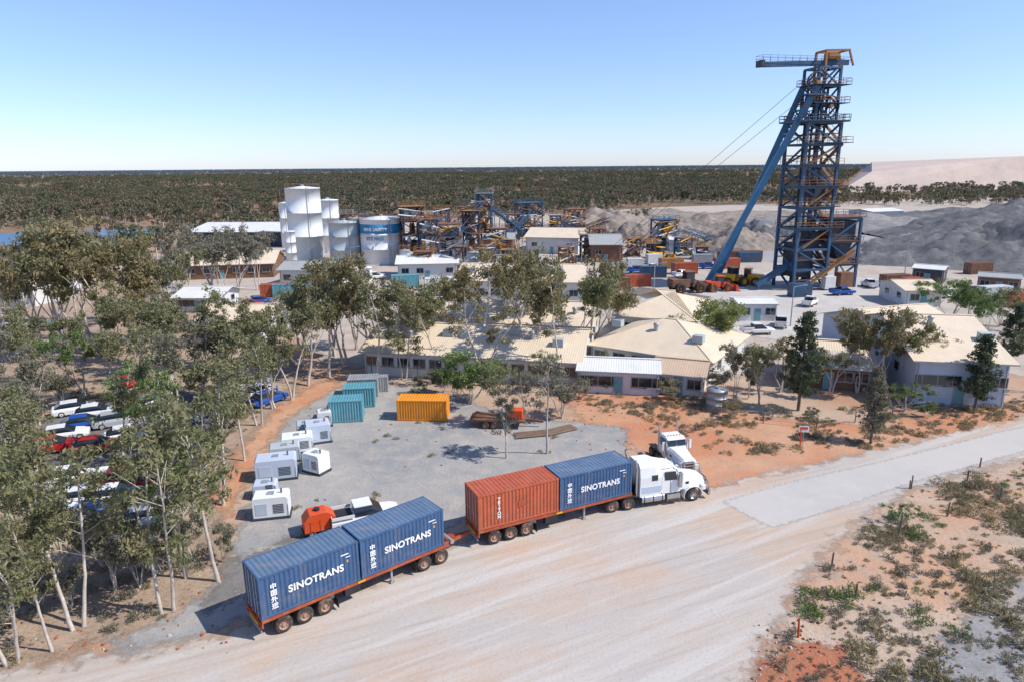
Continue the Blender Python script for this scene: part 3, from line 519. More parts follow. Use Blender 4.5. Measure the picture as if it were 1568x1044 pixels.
conveyor((740,392),14,(690,398),5); conveyor((700,385),4,(645,400),13,'steelorange'); conveyor((815,362),9,(765,390),3); conveyor((880,358),8,(840,370),3,'steelorange'); conveyor((745,385),14,(800,375),4,'steelblue'); conveyor((930,372),7,(885,365),2,'rust'); conveyor((985,385),2,(1020,378),8); conveyor((960,395),1,(1000,388),5,'rust'); conveyor((720,372),10,(668,375),4,'steelorange'); conveyor((850,366),7,(905,378),2,'steelblue'); conveyor((1050,388),6,(1100,378),1,'steelblue')
def headframe():
    base=G(1222,440); HH=HT(1222,440,98); H1=HT(1222,440,190); rz=math.radians(12); g=grp('mine_headframe',base,rz); w=7.4; d=7.0
    mb=MB(); lv=8
    frame(mb,-w/2,-d/2,w,d,0,H1,lv,'steelblue','rust',.55,seed=3,floors=False)
    for l in range(1,lv*2):
        z=H1*l/lv/2
        if l%2:
            for y in(-d/2,d/2): mb.beam((-w/2,y,z),(w/2,y,z),.2,'rust')
    for x in(-1.2,1.6):
        for y in(-1.2,1.2): mb.beam((x,y,0),(x,y,HH-4),.35,'steeldark')
    for l in range(1,26):
        z=l*(HH-6)/26; mb.beam((-1.2,-1.2,z),(1.6,-1.2,z),.2,'steeldark'); mb.beam((-1.2,1.2,z),(-1.2,-1.2,z),.2,'steeldark'); mb.beam((-1.2,-1.2,z),(1.6,-1.2,z+(HH-6)/26),.14,'steeldark')
    frame(mb,-1.5,-2.4,4.7,4.8,H1,HH-H1-1,3,'steelblue','steelorange',.45,seed=5,floors=False)
    for z in (H1*.30,H1*.62): mb.box((1.8,0,z),(2.4,3.2,3.6),'steeldark')
    mb.obj('tower_frame',g)
    mb=MB()
    for l in range(2,lv+1):
        z=H1*l/lv; o=.8; ex=2.4 if l%2 else 1.0
        if l>=3:
            mb.box(((ex-o)/2,-d/2-o/2,z+.35),(w+o+ex,o+.6,.12),'steeldark'); mb.box((w/2+ex/2,0,z+.352),(ex,d,.12),'steeldark'); rails(mb,[(-w/2-o,-d/2-o),(w/2+ex,-d/2-o),(w/2+ex,d/2),(-w/2-o,d/2)],z+.41,'steelorange',.07)
        z1=H1*(l-1)/lv; a=(w/2+.6,-d/2,z1); b=(w/2+.6,d/2-1,z)
        if l%2: a,b=(w/2+.6,d/2-1,z1),(w/2+.6,-d/2,z)
        mb.beam(a,b,.8,'rust',.15); mb.beam(Vector(a)+Vector((.45,0,1)),Vector(b)+Vector((.45,0,1)),.08,'steelorange')
        if l%2: mb.beam((-w/2+1,-d/2-.5,z1+.4),(w/2-1,-d/2-.5,z-.2),.5,'steelorange',.15)
    for z in (H1+(HH-H1-1)/3,H1+(HH-H1-1)*2/3): mb.box((1.4,0,z+.3),(7.8,6.4,.14),'steeldark'); rails(mb,[(-2.5,-3.2),(5.3,-3.2),(5.3,3.2),(-2.5,3.2)],z+.37,'steelorange',.08)
    mb.obj('platforms_and_stairs',g)
    mb=MB()
    def sheave(x,y,z,r):
        mb.lathe((x,y,z),'y',[(r,-.2),(r*.94,-.1),(r*.94,.1),(r,.2),(r*1.04,.2),(r*1.04,-.2),(r,-.2)],'steeldark',28)
        for i in range(8):
            a=6.283*i/8; mb.beam((x,y,z),(x+r*.95*math.cos(a),y,z+r*.95*math.sin(a)),.12,'steeldark')
        mb.cyl((x,y-.7,z),(x,y+.7,z),.35,'steelorange',12)
    zs=HT(1222,440,130); zp=HT(1222,440,167)
    sheave(-2.4,-3.0,zs,1.9); sheave(-w/2+.2,-1.6,zp+.2,2.1); sheave(1.2,-2.8,zp+.2,2.0)
    mb.obj('sheave_wheels',g)
    mb=MB()
    for z,e in((H1+.3,1.3),): mb.box((0,0,z),(w+e*2,d+e*1.4,.35),'steelblue'); rails(mb,[(-w/2-e,-d/2-e*.7),(w/2+e,-d/2-e*.7),(w/2+e,d/2+e*.7),(-w/2-e,d/2+e*.7)],z+.15,'steelblue',.1)
    mb.box((-w/2+.5,1,zp-2.3),(3.2,3,.3),'steelblue'); mb.box((-2.4,-2.9,zs-2.2),(4,1.6,.3),'steelblue')
    zj=HH; mb.beam((-13.0,0,zj-.5),(6.4,0,zj+.3),.6,'steelblue',1.0); mb.beam((-13.0,1.2,zj-.5),(6.4,1.2,zj+.3),.3,'steelblue',.7); rails(mb,[(-13.0,-.9),(6.2,-.9),(6.2,1.6),(-13.0,1.6)],zj+.1,'steeldark',.045)
    mb.box((-12.8,.2,zj-.3),(.7,2.2,1.2),'steeldark')
    for y in(-1.6,1.6):
        mb.beam((.2,y,zj-4),(.2,y,zj+2.2),.4,'steelorange'); mb.beam((.2,y,zj+2.2),(5.4,y,zj+2.4),.35,'steelorange'); mb.beam((5.2,y,zj+2.4),(6.4,y,zj-.5),.3,'steelorange'); mb.beam((.2,y,zj-3.5),(4,y,zj),.3,'steelblue')
    mb.beam((.2,-1.6,zj+2.2),(.2,1.6,zj+2.2),.3,'steelorange'); mb.beam((5.4,-1.6,zj+2.4),(5.4,1.6,zj+2.4),.3,'steelorange'); mb.box((2.6,0,zj+1.3),(2.4,1.8,1.1),'steelorange')
    mb.obj('head_deck_and_crane',g)
    mb=MB(); inv=Matrix.Rotation(-rz,3,'Z')
    feet=[inv@(G(1078,442)-base),inv@(G(1094,434)-base)]
    tops=[Vector((-1.6,-2.4,zs-.5)),Vector((-1.6,2.4,zs-.5))]
    for f,t in zip(feet,tops):
        mb.beam(f,t,.95,'legblue',1.15); mb.box((f.x,f.y,.5),(3,3,1),'concrete')
    for i in range(1,9):
        q=i/9; mb.beam(feet[0].lerp(tops[0],q),feet[1].lerp(tops[1],q),.4,'legblue')
    mb.obj('back_legs',g)
    mb=MB(); frame(mb,w/2+.3,-d/2+.5,7.2,d-1,0,14.5,3,'steelblue','rust',.5,seed=9); mb.box((w/2+4.2,0,12),(5.6,4.6,4),'steeldark'); mb.prism([(w/2+1.5,10),(w/2+7,10),(w/2+5,6),(w/2+3.4,6)],'xz',-2.2,2.2,'steeldark')
    mb.box((-1,0,6),(3.6,4.5,7),'steeldark'); mb.box((w/2+4,-4.2,2),(3,2,3),'rust'); mb.beam((-w/2-7,-1,1),(0,-1,7),1.3,'steelblue',1.0); mb.box((w/2,-4.6,1.6),(2.4,1.6,2.6),'whitewall')
    mb.beam((-3,-d/2-1.6,.2),(w/2+5,-d/2-1.6,8),.9,'steelorange',.2); mb.beam((-3,-d/2-2,1.2),(w/2+5,-d/2-2,9),.1,'steelorange',.1); mb.obj('ore_bin',g)
    wh=G(930,385,7); mb=MB(); W2=inv@(wh-base)
    for t,o in((Vector((-3.2,-3.0,zs+1.8)),0),(Vector((-w/2,-1.6,zp+2.1)),2)): mb.cyl(t,W2+Vector((o,o,0)),.045,'steeldark',6)
    mb.obj('winding_ropes',g)
headframe()
# ---------------------------------------------------------------- mounds
groundmat('rockgrey',(.15,.15,.155),(.22,.215,.21),(.10,.10,.105),soft=False,s1=.06,s2=.4,speck=(.06,.06,.06),speckamt=.6,bd=.15); groundmat('rocklight',(.25,.245,.24),(.31,.29,.275),(.18,.175,.17),soft=False,s1=.06,s2=.4,speck=(.12,.12,.12),bd=.12); groundmat('rocktan',(.34,.28,.23),(.26,.22,.185),(.2,.18,.155),soft=False,s1=.06,s2=.4,speck=(.13,.11,.10),bd=.12); groundmat('tail',(.60,.48,.40),(.52,.43,.37),(.46,.38,.33),soft=False,s1=.01,s2=.05)
def mound(name,px,py,rx,ry,h,mat,seed=0,n=70):
    P=G(px,py); V=[]
    for j in range(n+1):
        for i in range(n+1):
            x=(i/n*2-1);y=(j/n*2-1); r=math.hypot(x,y)+.22*noise.noise(Vector((x*1.7,y*1.7,seed))); q=max(0,1-r)
            z=h*q**.85*(1+.45*noise.noise(Vector((x*3,y*3,seed+5))))+h*(.20*noise.noise(Vector((x*8,y*8,seed)))+.12*noise.noise(Vector((x*20,y*20,seed))))*min(1,q*5)
            V.append((x*rx,y*ry,z-.05))
    ix=np.arange((n+1)**2).reshape(n+1,n+1); me=npmesh(name,np.array(V),np.stack([ix[:-1,:-1],ix[:-1,1:],ix[1:,1:],ix[1:,:-1]],-1).reshape(-1,4),mat)
    ob=bpy.data.objects.new(name,me); ob.location=P; scene.collection.objects.link(ob)
for i,(x,y,rx,ry,h,m) in enumerate([(930,352,30,30,8,'rocktan'),(965,368,16,12,6,'rocktan'),(1085,352,26,20,6,'rocktan'),(1130,378,20,16,6,'rocktan'),(1165,372,20,16,7,'rockgrey'),(1060,372,16,14,5,'rocktan'),(1330,350,50,25,5,'rocklight'),(1420,342,90,25,4,'rockgrey'),(1230,345,40,30,5,'rocklight'),(1540,395,45,25,10,'rockgrey'),(1480,400,22,14,5,'rockgrey'),(1590,360,60,30,12,'rockgrey'),(1380,380,18,12,4,'rocklight'),(1640,400,50,30,12,'rockgrey'),(1300,395,12,8,3,'rockgrey'),(1000,335,50,25,4,'rocktan'),(1150,335,60,20,4,'rocktan'),(1500,335,80,14,5,'rockgrey'),(1110,395,10,7,3,'rockgrey'),(1350,402,9,6,2.4,'rockgrey'),(1200,365,14,10,4,'rocktan')]): mound('ore_stockpile',x,y,rx,ry,h,m,i)
mb=MB(); D=[Vector((*p,0)) for p in dam]; c=sum(D,Vector())/len(D); T=[p.lerp(c,.03)+Vector((0,0,h)) for p,h in zip(D,damh)]; mb.loft([D,T],'tail'); mb.obj('tailings_dam')
# ---------------------------------------------------------------- vehicles
def wheel(mb,x,y,r=.52,wd=.28,side=-1,rim='rim',dual=False):
    for o in ((0,-side*.34) if dual else (0,)):
        yy=y+o; mb.lathe((x,yy,r),'y',[(r*.58,-wd/2),(r*.9,-wd/2),(r,-wd*.38),(r,wd*.38),(r*.9,wd/2),(r*.58,wd/2)],'rubber',24)
        mb.lathe((x,yy,r),'y',[(r*.58,side*wd/2),(r*.55,side*wd*.3),(r*.3,side*wd*.12),(.01,side*wd*.12)],rim,18); mb.lathe((x,yy,r),'y',[(r*.58,-side*wd/2),(.01,-side*wd*.2)],'dark',18)
    mb.cyl((x,y,r),(x,y+side*wd*.45,r),r*.2,rim,10)
    for i in range(8):
        a=6.283*i/8; mb.cyl((x+r*.38*math.cos(a),y+side*wd*.05,r+r*.38*math.sin(a)),(x+r*.38*math.cos(a),y+side*wd*.28,r+r*.38*math.sin(a)),r*.045,'dark',5)
def corr(mb,p0,ux,L,uz,Hh,nrm,mat,per=.275,dep=.045):
    xs=[];x=0
    while x<L-.02:
        for a,b in((0,0),(.25,0),(.5,1),(.75,1)):
            if x+a*per<L: xs.append((x+a*per,b))
        x+=per
    xs.append((L,0)); V=[]
    for x,b in xs:
        for z in(0,Hh): V.append(p0+ux*x+uz*z-nrm*(b*dep))
    mb.add(V,[(2*i,2*i+2,2*i+3,2*i+1) for i in range(len(xs)-1)],mat)
def container(name,loc,rz,L=6.06,col='contblue',text=True,hh=2.59,zb=0,W=2.44):
    g=grp(name,(loc[0],loc[1],zb),rz); mb=MB(); w=W/2; t=.15; X,Y,Z=Vector((1,0,0)),Vector((0,1,0)),Vector((0,0,1))
    corr(mb,Vector((t,-w+.015,.14)),X,L-2*t,Z,hh-.26,-Y,col); corr(mb,Vector((t,w-.015,.14)),X,L-2*t,Z,hh-.26,Y,col)
    corr(mb,Vector((L-.02,-w+t,.14)),Y,W-2*t,Z,hh-.26,X,col,.25)
    corr(mb,Vector((.08,-w+.06,hh-.015)),X,L-.16,Y,W-.12,Z,'controof' if col=='contblue' else col,.30,.03)
    mb.box((L/2,0,.1),(L-.1,W-.1,.1),'dark'); mb.obj('corrugated_panels',g)
    mb=MB()
    for x in(.075,L-.075):
        for y in(-w+.075,w-.075):
            mb.box((x,y,hh/2),(.15,.15,hh-.24),col)
            for z in(.06,hh-.06): mb.box((x,y,z),(.18,.168,.12),col)
    for y in(-w+.05,w-.05): mb.box((L/2,y,hh-.06),(L-.36,.09,.11),col); mb.box((L/2,y,.075),(L-.36,.09,.14),col)
    for x in(.05,L-.05): mb.box((x,0,hh-.06),(.09,W-.34,.12),col); mb.box((x,0,.075),(.09,W-.34,.14),col)
    mb.obj('frame',g,.01)
    mb=MB()
    for s in(-1,1):
        mb.box((.06,s*(w-.15)/2+0,hh/2),(.05,w-.18,hh-.3),col)
        for q in(.3,.75): mb.cyl((.005,s*q,.1),(.005,s*q,hh-.1),.03,'galv',6); mb.box((-.01,s*(q+.1),1.05),(.03,.3,.05),'galv')
        for z in(.5,1.1,1.7,2.2): mb.box((.03,s*(w-.12),z),(.05,.14,.08),col)
    mb.obj('doors',g)
    if text:
        lettering(g,"SINOTRANS",.60,(L*.55,-w-.008,hh*.42),0,'letter',sp=1.05,bold=.03)
        for i,ch in enumerate("中国外运"): lettering(g,ch,.38,(.80,-w-.008,hh*.66-i*.41),0,'letter')
        mb=MB(); mb.box((L-.9,-w-.006,hh*.80),(.5,.01,.07),'letter'); mb.box((L-.7,-w-.006,hh*.72),(.3,.01,.05),'letter'); mb.box((L-.75,-w-.006,hh*.62),(.10,.01,.16),'yellow'); mb.obj('markings',g)
    return g
def dirv(a): return Vector((math.cos(a),math.sin(a),0)),Vector((-math.sin(a),math.cos(a),0))
def trailer(A,ang,Lt,axles,kp,col='trailerred'):
    u,v=dirv(ang); o=A-u*axles[0]+v*1.22; g=grp('semi_trailer',(o.x,o.y,0),ang); mb=MB()
    for y in(-.45,.45): mb.box((Lt/2,y,1.12),(Lt,.14,.34),col)
    for y in(-1.15,1.15): mb.box((Lt/2,y,1.2),(Lt,.12,.2),col)
    n=10
    for i in range(n+1): mb.box((.1+(Lt-.2)*i/n,0,1.24),(.14,2.18,.16),col)
    mb.box((.02,0,.95),(.1,2.4,.3),col); mb.box((Lt-.02,0,1.15),(.1,2.44,.4),col); mb.box((-.05,0,.62),(.06,2.3,.12),'galv')
    for y in(-.95,.95): mb.box((-.05,y,.85),(.08,.35,.14),'lamp')
    mb.box((-.06,0,.86),(.03,1.3,.18),'yellow')
    mb.obj('chassis',g,.01); mb=MB()
    for x in axles:
        mb.cyl((x,-.9,.52),(x,.9,.52),.08,'dark',8)
        for s in(-1,1): wheel(mb,x,s*1.08,.52,.28,s,dual=True); mb.box((x,s*.5,.75),(.6,.12,.3),'dark')
    mb.obj('wheels',g); mb=MB()
    for s in(-1,1): mb.box((Lt*.68,s*.9,.6),(.12,.12,1.0),'galv'); mb.box((Lt*.68,s*.9,.08),(.3,.3,.06),'galv')
    mb.box((Lt*.45,-1.0,.85),(1.0,.4,.5),'dark'); mb.cyl((Lt*.36,-.8,.8),(Lt*.29,-.8,.8),.17,'galv',10); mb.box((axles[-1]+.75,-1.08,.5),(.04,.55,.6),'dark'); mb.box((Lt*.5,-1.22,1.2),(.5,.03,.12),'yellow')
    mb.obj('landing_legs_and_boxes',g); return g,o,u,v
A=G(437,968);Bp=G(665,868); d=Bp-A; ang=math.atan2(d.y,d.x); kd=d.length; g1,o1,u1,v1=trailer(A,ang,kd+1.2+.9,[1.2,2.45,3.7],kd)
gap=.12; L1=min(max((kd+2.1-gap)/2-.02,6.0),6.35)
container('shipping_container',o1,ang,L1,zb=1.34); container('shipping_container',o1+u1*(L1+gap),ang,L1,zb=1.34)
bg0=o1+u1*(1.2+kd)
A2=G(758,833);B2=G(950,783); d=B2-A2; ang2=math.atan2(d.y,d.x); kd2=d.length; g2,o2,u2,v2=trailer(A2,ang2,kd2+1.2+1.0,[1.2,2.45,3.7],kd2)
L2=min(max((kd2+2.2-gap)/2-.02,6.0),6.4)
gc=container('shipping_container',o2,ang2,L2,'contorange',False,zb=1.34)
for i,ch in enumerate("TRITON"): lettering(gc,ch,.34,(1.55,-1.228,1.95-i*.27),0,'letter')
mb=MB(); mb.box((3.3,-1.226,1.35),(.5,.01,.45),'trailerred'); mb.obj('placard',gc)
container('shipping_container',o2+u2*(L2+gap),ang2,L2,zb=1.34)
hit=o2-u2*.1; dd=hit-bg0; ad=math.atan2(dd.y,dd.x); gd=grp('converter_dolly',(bg0.x,bg0.y,0),ad); mb=MB()
for y in(-.45,.45): mb.box((0,y,.85),(2.8,.14,.26),'trailerred'); mb.beam((1.3,y,.85),(dd.length-.1,0,.75),.14,'trailerred',.2)
mb.box((1.3,0,.85),(.14,1.0,.24),'trailerred'); mb.box((2.0,0,1.0),(.7,.5,.06),'trailerred'); mb.lathe((0,0,1.0),'z',[(.5,0),(.5,.06),(.01,.06)],'dark',20); mb.box((-1.3,0,.9),(.2,1.8,.2),'trailerred'); mb.cyl((1.9,-.6,.9),(1.9,.6,.9),.16,'galv',10)
mb.obj('drawbar_frame',gd); mb=MB()
for x in(-.65,.65):
    mb.cyl((x,-.9,.52),(x,.9,.52),.08,'dark',8)
    for s in(-1,1): wheel(mb,x,s*1.08,.52,.28,s,dual=True)
mb.obj('wheels',gd); mb=MB()
for s in(-1,1): mb.box((-1.35,s*1.05,.6),(.04,.55,.7),'dark'); mb.prism([(-1.35,1.12),(1.35,1.12),(1.35,1.08),(-1.35,1.08)],'xz',s*.8,s*1.2,'trailerred')
mb.obj('mudguards',gd)
def sec(x,hw,z0,z1,tw=None,r=.12):
    tw=hw if tw is None else tw
    return [Vector((x,-hw,z0)),Vector((x,-hw,z0+(z1-z0)*.6)),Vector((x,-tw,z1-r)),Vector((x,-tw+r,z1)),Vector((x,tw-r,z1)),Vector((x,tw,z1-r)),Vector((x,hw,z0+(z1-z0)*.6)),Vector((x,hw,z0))]
def prime_mover(name,loc,ang,wb=6.2,body='white',sleeper=True,sc=1):
    g=grp(name,loc,ang,sc); mb=MB()   # origin = front axle
    for y in(-.43,.43): mb.box((-wb/2-.1,y,.88),(wb+2.6,.1,.28),'dark')
    mb.lathe((-wb,0,1.12),'z',[(.5,0),(.5,.08),(.01,.08)],'dark',20); mb.obj('chassis',g); mb=MB()
    for s in(-1,1): wheel(mb,0,s*1.05,.53,.3,s,'chrome')
    for x in(-wb-.66,-wb+.66):
        mb.cyl((x,-.9,.52),(x,.9,.52),.1,'dark',8)
        for s in(-1,1): wheel(mb,x,s*1.05,.52,.28,s,dual=True)
    mb.obj('wheels',g); mb=MB()
    mb.loft([sec(-1.05,.98,1.05,2.12,.9,.18),sec(-.3,.92,1.05,2.06,.82,.2),sec(.5,.82,1.0,1.93,.72,.2),sec(1.05,.76,.85,1.78,.62,.22),sec(1.2,.72,.8,1.62,.55,.2)],body)
    for s in(-1,1):
        S=[]
        for i in range(9):
            a=math.radians(200-i*27.5); r=.68
            x=r*math.cos(a)*1.12; z=.55+r*math.sin(a)
            S.append([Vector((x,s*.62,z)),Vector((x,s*1.2,z)),Vector((x*1.07,s*1.2,z+.06*max(0,math.sin(a))+.02)),Vector((x*1.07,s*.62,z+.1*max(0,math.sin(a))+.02))])
        mb.loft(S,body)
        mb.box((.95,s*.92,1.05),(.3,.42,.4),body); mb.box((1.11,s*.92,1.1),(.04,.32,.2),'letter'); mb.box((-.55,s*.93,1.55),(.5,.03,.22),'dark')
    mb.obj('hood',g,.03); mb=MB()
    cs=sec
    mb.loft([cs(-2.75,1.06,.95,2.95,.98,.15),cs(-1.75,1.06,.95,2.95,.97,.15),cs(-1.5,1.05,.95,2.85,.95,.15),cs(-1.06,1.03,.95,2.13,.97,.15)],body)
    if sleeper:
        mb.loft([cs(-4.55,1.18,.95,3.55,1.05,.25),cs(-3.3,1.18,.95,3.55,1.05,.25),cs(-2.76,1.16,.95,3.3,1.0,.25)],body)
        mb.loft([cs(-2.75,.98,2.96,3.28,.9,.1),cs(-2.1,.92,2.96,3.1,.85,.06),cs(-1.6,.88,2.96,3.0,.8,.02)],body)
    mb.obj('cab',g,.03); mb=MB()
    for s in(-1,1):
        mb.add([(-1.38,s*.04,2.77),(-1.38,s*.86,2.77),(-1.03,s*.92,2.23),(-1.03,s*.04,2.23)],[(0,1,2,3)] if s>0 else [(3,2,1,0)],'glass')
        mb.prism([(-2.45,2.05),(-1.4,2.0),(-1.55,2.7),(-2.45,2.72)],'xz',s*1.0,s*1.075,'glass')
        if sleeper: mb.prism([(-3.6,2.2),(-3.1,2.2),(-3.1,2.65),(-3.6,2.65)],'xz',s*1.1,s*1.195,'glass')
    mb.obj('windows',g); mb=MB()
    mb.loft([sec(-1.62,.93,2.84,2.96,.93,.02),sec(-1.2,.9,2.72,2.78,.9,.02)],body)
    xs=-4.75 if sleeper else -2.95
    for s in(-1,1):
        mb.cyl((xs,s*.95,1),(xs,s*.95,3.2),.1,'chrome',12); mb.cyl((xs,s*.95,3.2),(xs-.15,s*.95,3.95),.07,'chrome',12); mb.cyl((-1.15,s*1.15,1.4),(-1.15,s*1.15,2.6),.16,'chrome',12)
        if sleeper:
            mb.cyl((-4.4,s*.98,.72),(-2.5,s*.98,.72),.33,'chrome',18)
            for x in(-4.2,-3.45,-2.7): mb.lathe((x,s*.98,.72),'x',[(.34,-.04),(.35,0),(.34,.04)],'dark',18)
            mb.box((-3.6,s*1.19,1.5),(1.6,.02,.5),'bluewall')
        for x in(-2.75,-1.95): mb.box((x,s*1.07,1.7),(.02,.012,1.4),'dark')
        mb.box((-1.7,s*1.02,.62),(1.1,.4,.5),'chrome'); mb.box((-1.7,s*1.25,.45),(1.0,.1,.05),'dark')
        mb.beam((-1.35,s*1.05,2.6),(-1.15,s*1.35,2.6),.04,'chrome'); mb.beam((-1.35,s*1.05,1.9),(-1.15,s*1.35,1.9),.04,'chrome'); mb.box((-1.13,s*1.38,2.25),(.1,.22,.85),body)
        mb.box((-2.72,s*1.10,1.9),(.03,.03,1.2),'chrome')
        mb.prism([(-wb-1.4,1.0),(-wb-1.2,1.12),(-wb+1.2,1.12),(-wb+1.4,1.0),(-wb+1.2,1.08),(-wb-1.2,1.08)],'xz',s*.72,s*1.22,'dark')
    mb.box((1.23,0,1.2),(.05,1.05,.75),'chrome')
    for i in range(9): mb.box((1.27,-.44+i*.11,1.2),(.03,.03,.68),'dark')
    mb.box((1.42,0,.55),(.2,2.35,.4),'chrome')
    for s in(-1,1): mb.beam((1.45,s*.5,.7),(1.42,s*.5,1.55),.09,'chrome'); mb.beam((1.45,s*1.1,.7),(1.3,s*1.1,1.3),.08,'chrome'); mb.beam((1.42,s*.5,1.5),(1.3,s*1.1,1.3),.07,'chrome')
    for z in(.95,1.25,1.53): mb.beam((1.45,-.5,z),(1.45,.5,z),.08,'chrome')
    for y in(-.6,-.3,0,.3,.6): mb.box((-1.75,y,3.02),(.12,.1,.06),'yellow')
    mb.box((xs-.05,0,1.3),(.1,1.6,.9),'dark')
    mb.obj('bull_bar_tanks_and_stacks',g)
C=G(1061,767); d=C-B2; a3=math.atan2(d.y,d.x); u3,v3=dirv(a3); fa=C+v3*1.2
prime_mover('prime_mover_truck',(fa.x,fa.y,0),a3,d.length)
P=G(1043,722); prime_mover('prime_mover_truck',(P.x,P.y,0),math.radians(-76),3.4,sleeper=False,sc=.92)
def car(px,py,col,rz,kind='car'):
    P=G(px,py); g=grp({'car':'parked_car','ute':'pickup_truck','van':'van'}[kind],P,rz); mb=MB(); hw=.9
    def cs(x,h,z0,z1,t=.9): return sec(x,h,z0,z1,h*t,.08)
    if kind=='car':
        mb.loft([cs(-2.25,.8,.45,.85),cs(-2.1,.88,.3,.98),cs(-1.2,hw,.25,1.0),cs(.8,hw,.25,.98),cs(1.7,.87,.28,.85),cs(2.15,.78,.35,.68)],col); mb.loft([cs(-1.95,.78,.96,1.0,.95),cs(-1.3,.78,.96,1.38,.8),cs(-.9,.78,.96,1.44,.8),cs(.2,.78,.96,1.43,.8),cs(1.0,.8,.94,.98,.95)],'glass'); mb.loft([[Vector((x,y,z)) for x,y,z in((q,-.6,1.40+e),(q,.6,1.40+e),(q,.6,1.47+e),(q,-.6,1.47+e))] for q,e in((-1.35,-.01),(-.5,.02),(.2,-.0))],col)
    else:
        mb.loft([cs(-2.6,.88,.5,1.1),cs(.9,.92,.45,1.12),cs(1.9,.9,.45,1.05),cs(2.4,.82,.5,.9)],col)
        x0=-.9 if kind=='ute' else -2.5; mb.loft([cs(x0,.85,1.08,1.7 if kind=='ute' else 2.1,.85),cs(.3,.85,1.08,1.75 if kind=='ute' else 2.1,.85),cs(1.1,.87,1.06,1.14,.95)],'glass'); mb.box(((x0+.3)/2,0,1.76 if kind=='ute' else 2.12),(.3-x0+.1,1.35,.08),col)
        if kind=='ute': mb.box((-1.8,0,1.13),(1.5,1.6,.03),'dark'); mb.box((-1.8,-.92,1.25),(1.6,.05,.25),col); mb.box((-1.8,.92,1.25),(1.6,.05,.25),col); mb.box((-2.6,0,1.25),(.05,1.8,.25),col)
    for s in(-1,1): mb.box((2.1 if kind=='car' else 2.38,s*.6,.66 if kind=='car' else .8),(.08,.3,.12),'letter'); mb.box((-2.22 if kind=='car' else -2.62,s*.65,.75),(.06,.25,.12),'lamp')
    mb.obj('body',g,.04); mb=MB()
    for x in(-1.35,1.35):
        for s in(-1,1): wheel(mb,x,s*.8,.33,.22,s,'galv')
    mb.obj('wheels',g)
for x,y,c,a in [(133,655,'carblue',.5),(150,638,'carwhite',.5),(100,672,'carwhite',.5),(85,690,'carred',.4),(195,742,'carred',.3),(165,742,'carwhite',.3),(180,768,'carwhite',.3),(150,795,'carblue',.3),(215,775,'carsilver',.3),(262,700,'carsilver',.4),(225,625,'carwhite',1.2),(400,605,'carwhite',1),(412,616,'carblue',1),(385,592,'carsilver',1),(300,640,'carblue',.6),(185,800,'carblue',.3),(205,590,'carred',1.0),(30,500,'carsilver',.2),(60,500,'carwhite',.2),(385,470,'carred',.3),(400,465,'carblue',.3),(330,498,'carwhite',.3),(235,800,'carsilver',.3),(225,745,'carred',.3),(118,632,'carwhite',.5),(270,650,'carwhite',.6),(245,665,'carblue',.6),(110,765,'carsilver',.3),(135,770,'carwhite',.3),(120,800,'carwhite',.3),(105,740,'carwhite',.35),(180,650,'carsilver',.5),(150,690,'carred',.4),(200,672,'carwhite',.5)]: car(x,y,c,a+R.gauss(0,.05))
for x,y,c,a in [(1160,512,'carwhite',.1),(1068,492,'carwhite',.2),(1450,456,'carwhite',.3),(1240,468,'carwhite',.9),(1330,440,'carwhite',1.5),(975,418,'carblue',.2),(1000,415,'carwhite',.3),(1085,412,'carblue',0),(575,428,'carwhite',.3),(680,415,'yellow',.4),(1290,452,'carblue',.2),(1195,500,'carwhite',1.2),(1045,425,'carwhite',.4),(960,430,'carsilver',.2)]: car(x,y,c,a,'ute')
car(562,800,'carwhite',.4,'ute')
def loader(px,py,rz,col='yellow',s=1.4):
    g=grp('wheel_loader',G(px,py),rz,s); mb=MB(); mb.box((-1.3,0,1.4),(2.6,1.7,1.1),col); mb.prism([(-2.6,1.9),(-.4,1.9),(-.2,1.5),(-2.8,1.4)],'xz',-.8,.8,col); mb.box((.1,0,2.1),(1.2,1.4,1.5),'glass'); mb.box((.1,0,2.9),(1.4,1.6,.12),col); mb.box((1.2,0,1.1),(1.4,1.1,.7),col)
    for y in(-.5,.5): mb.beam((1.2,y,1.6),(3.0,y,.7),.22,col,.3)
    mb.prism([(2.9,.1),(4.0,.1),(3.3,.4),(3.2,1.2),(2.9,1.3)],'xz',-1.3,1.3,col); mb.obj('body',g,.04); mb=MB()
    for x in(-1.5,1.4):
        for q in(-1,1): wheel(mb,x,q*1.05,.75,.5,q,col)
    mb.obj('wheels',g)
loader(1120,438,.3);loader(1145,436,2.6,'yellow',1.2);loader(1052,448,.2,'rust',1.5);loader(1100,446,.1,'redorange',1.1);loader(700,445,.5,'yellow',1.0);loader(1010,400,.5,'yellow',1.3)
def boxc(px,py,rz,L,hh,col,W=2.3): P=G(px,py); container('storage_container',(P.x,P.y),rz,L,col,False,hh,.05,W)
boxc(612,638,-.06,5.2,2.2,'contyellow'); boxc(507,642,.12,3.4,2.3,'teal'); boxc(528,620,.12,3.4,2.2,'teal'); boxc(535,604,.1,3.4,2.1,'galv'); boxc(574,598,.1,1.6,1.8,'galv',1.2)
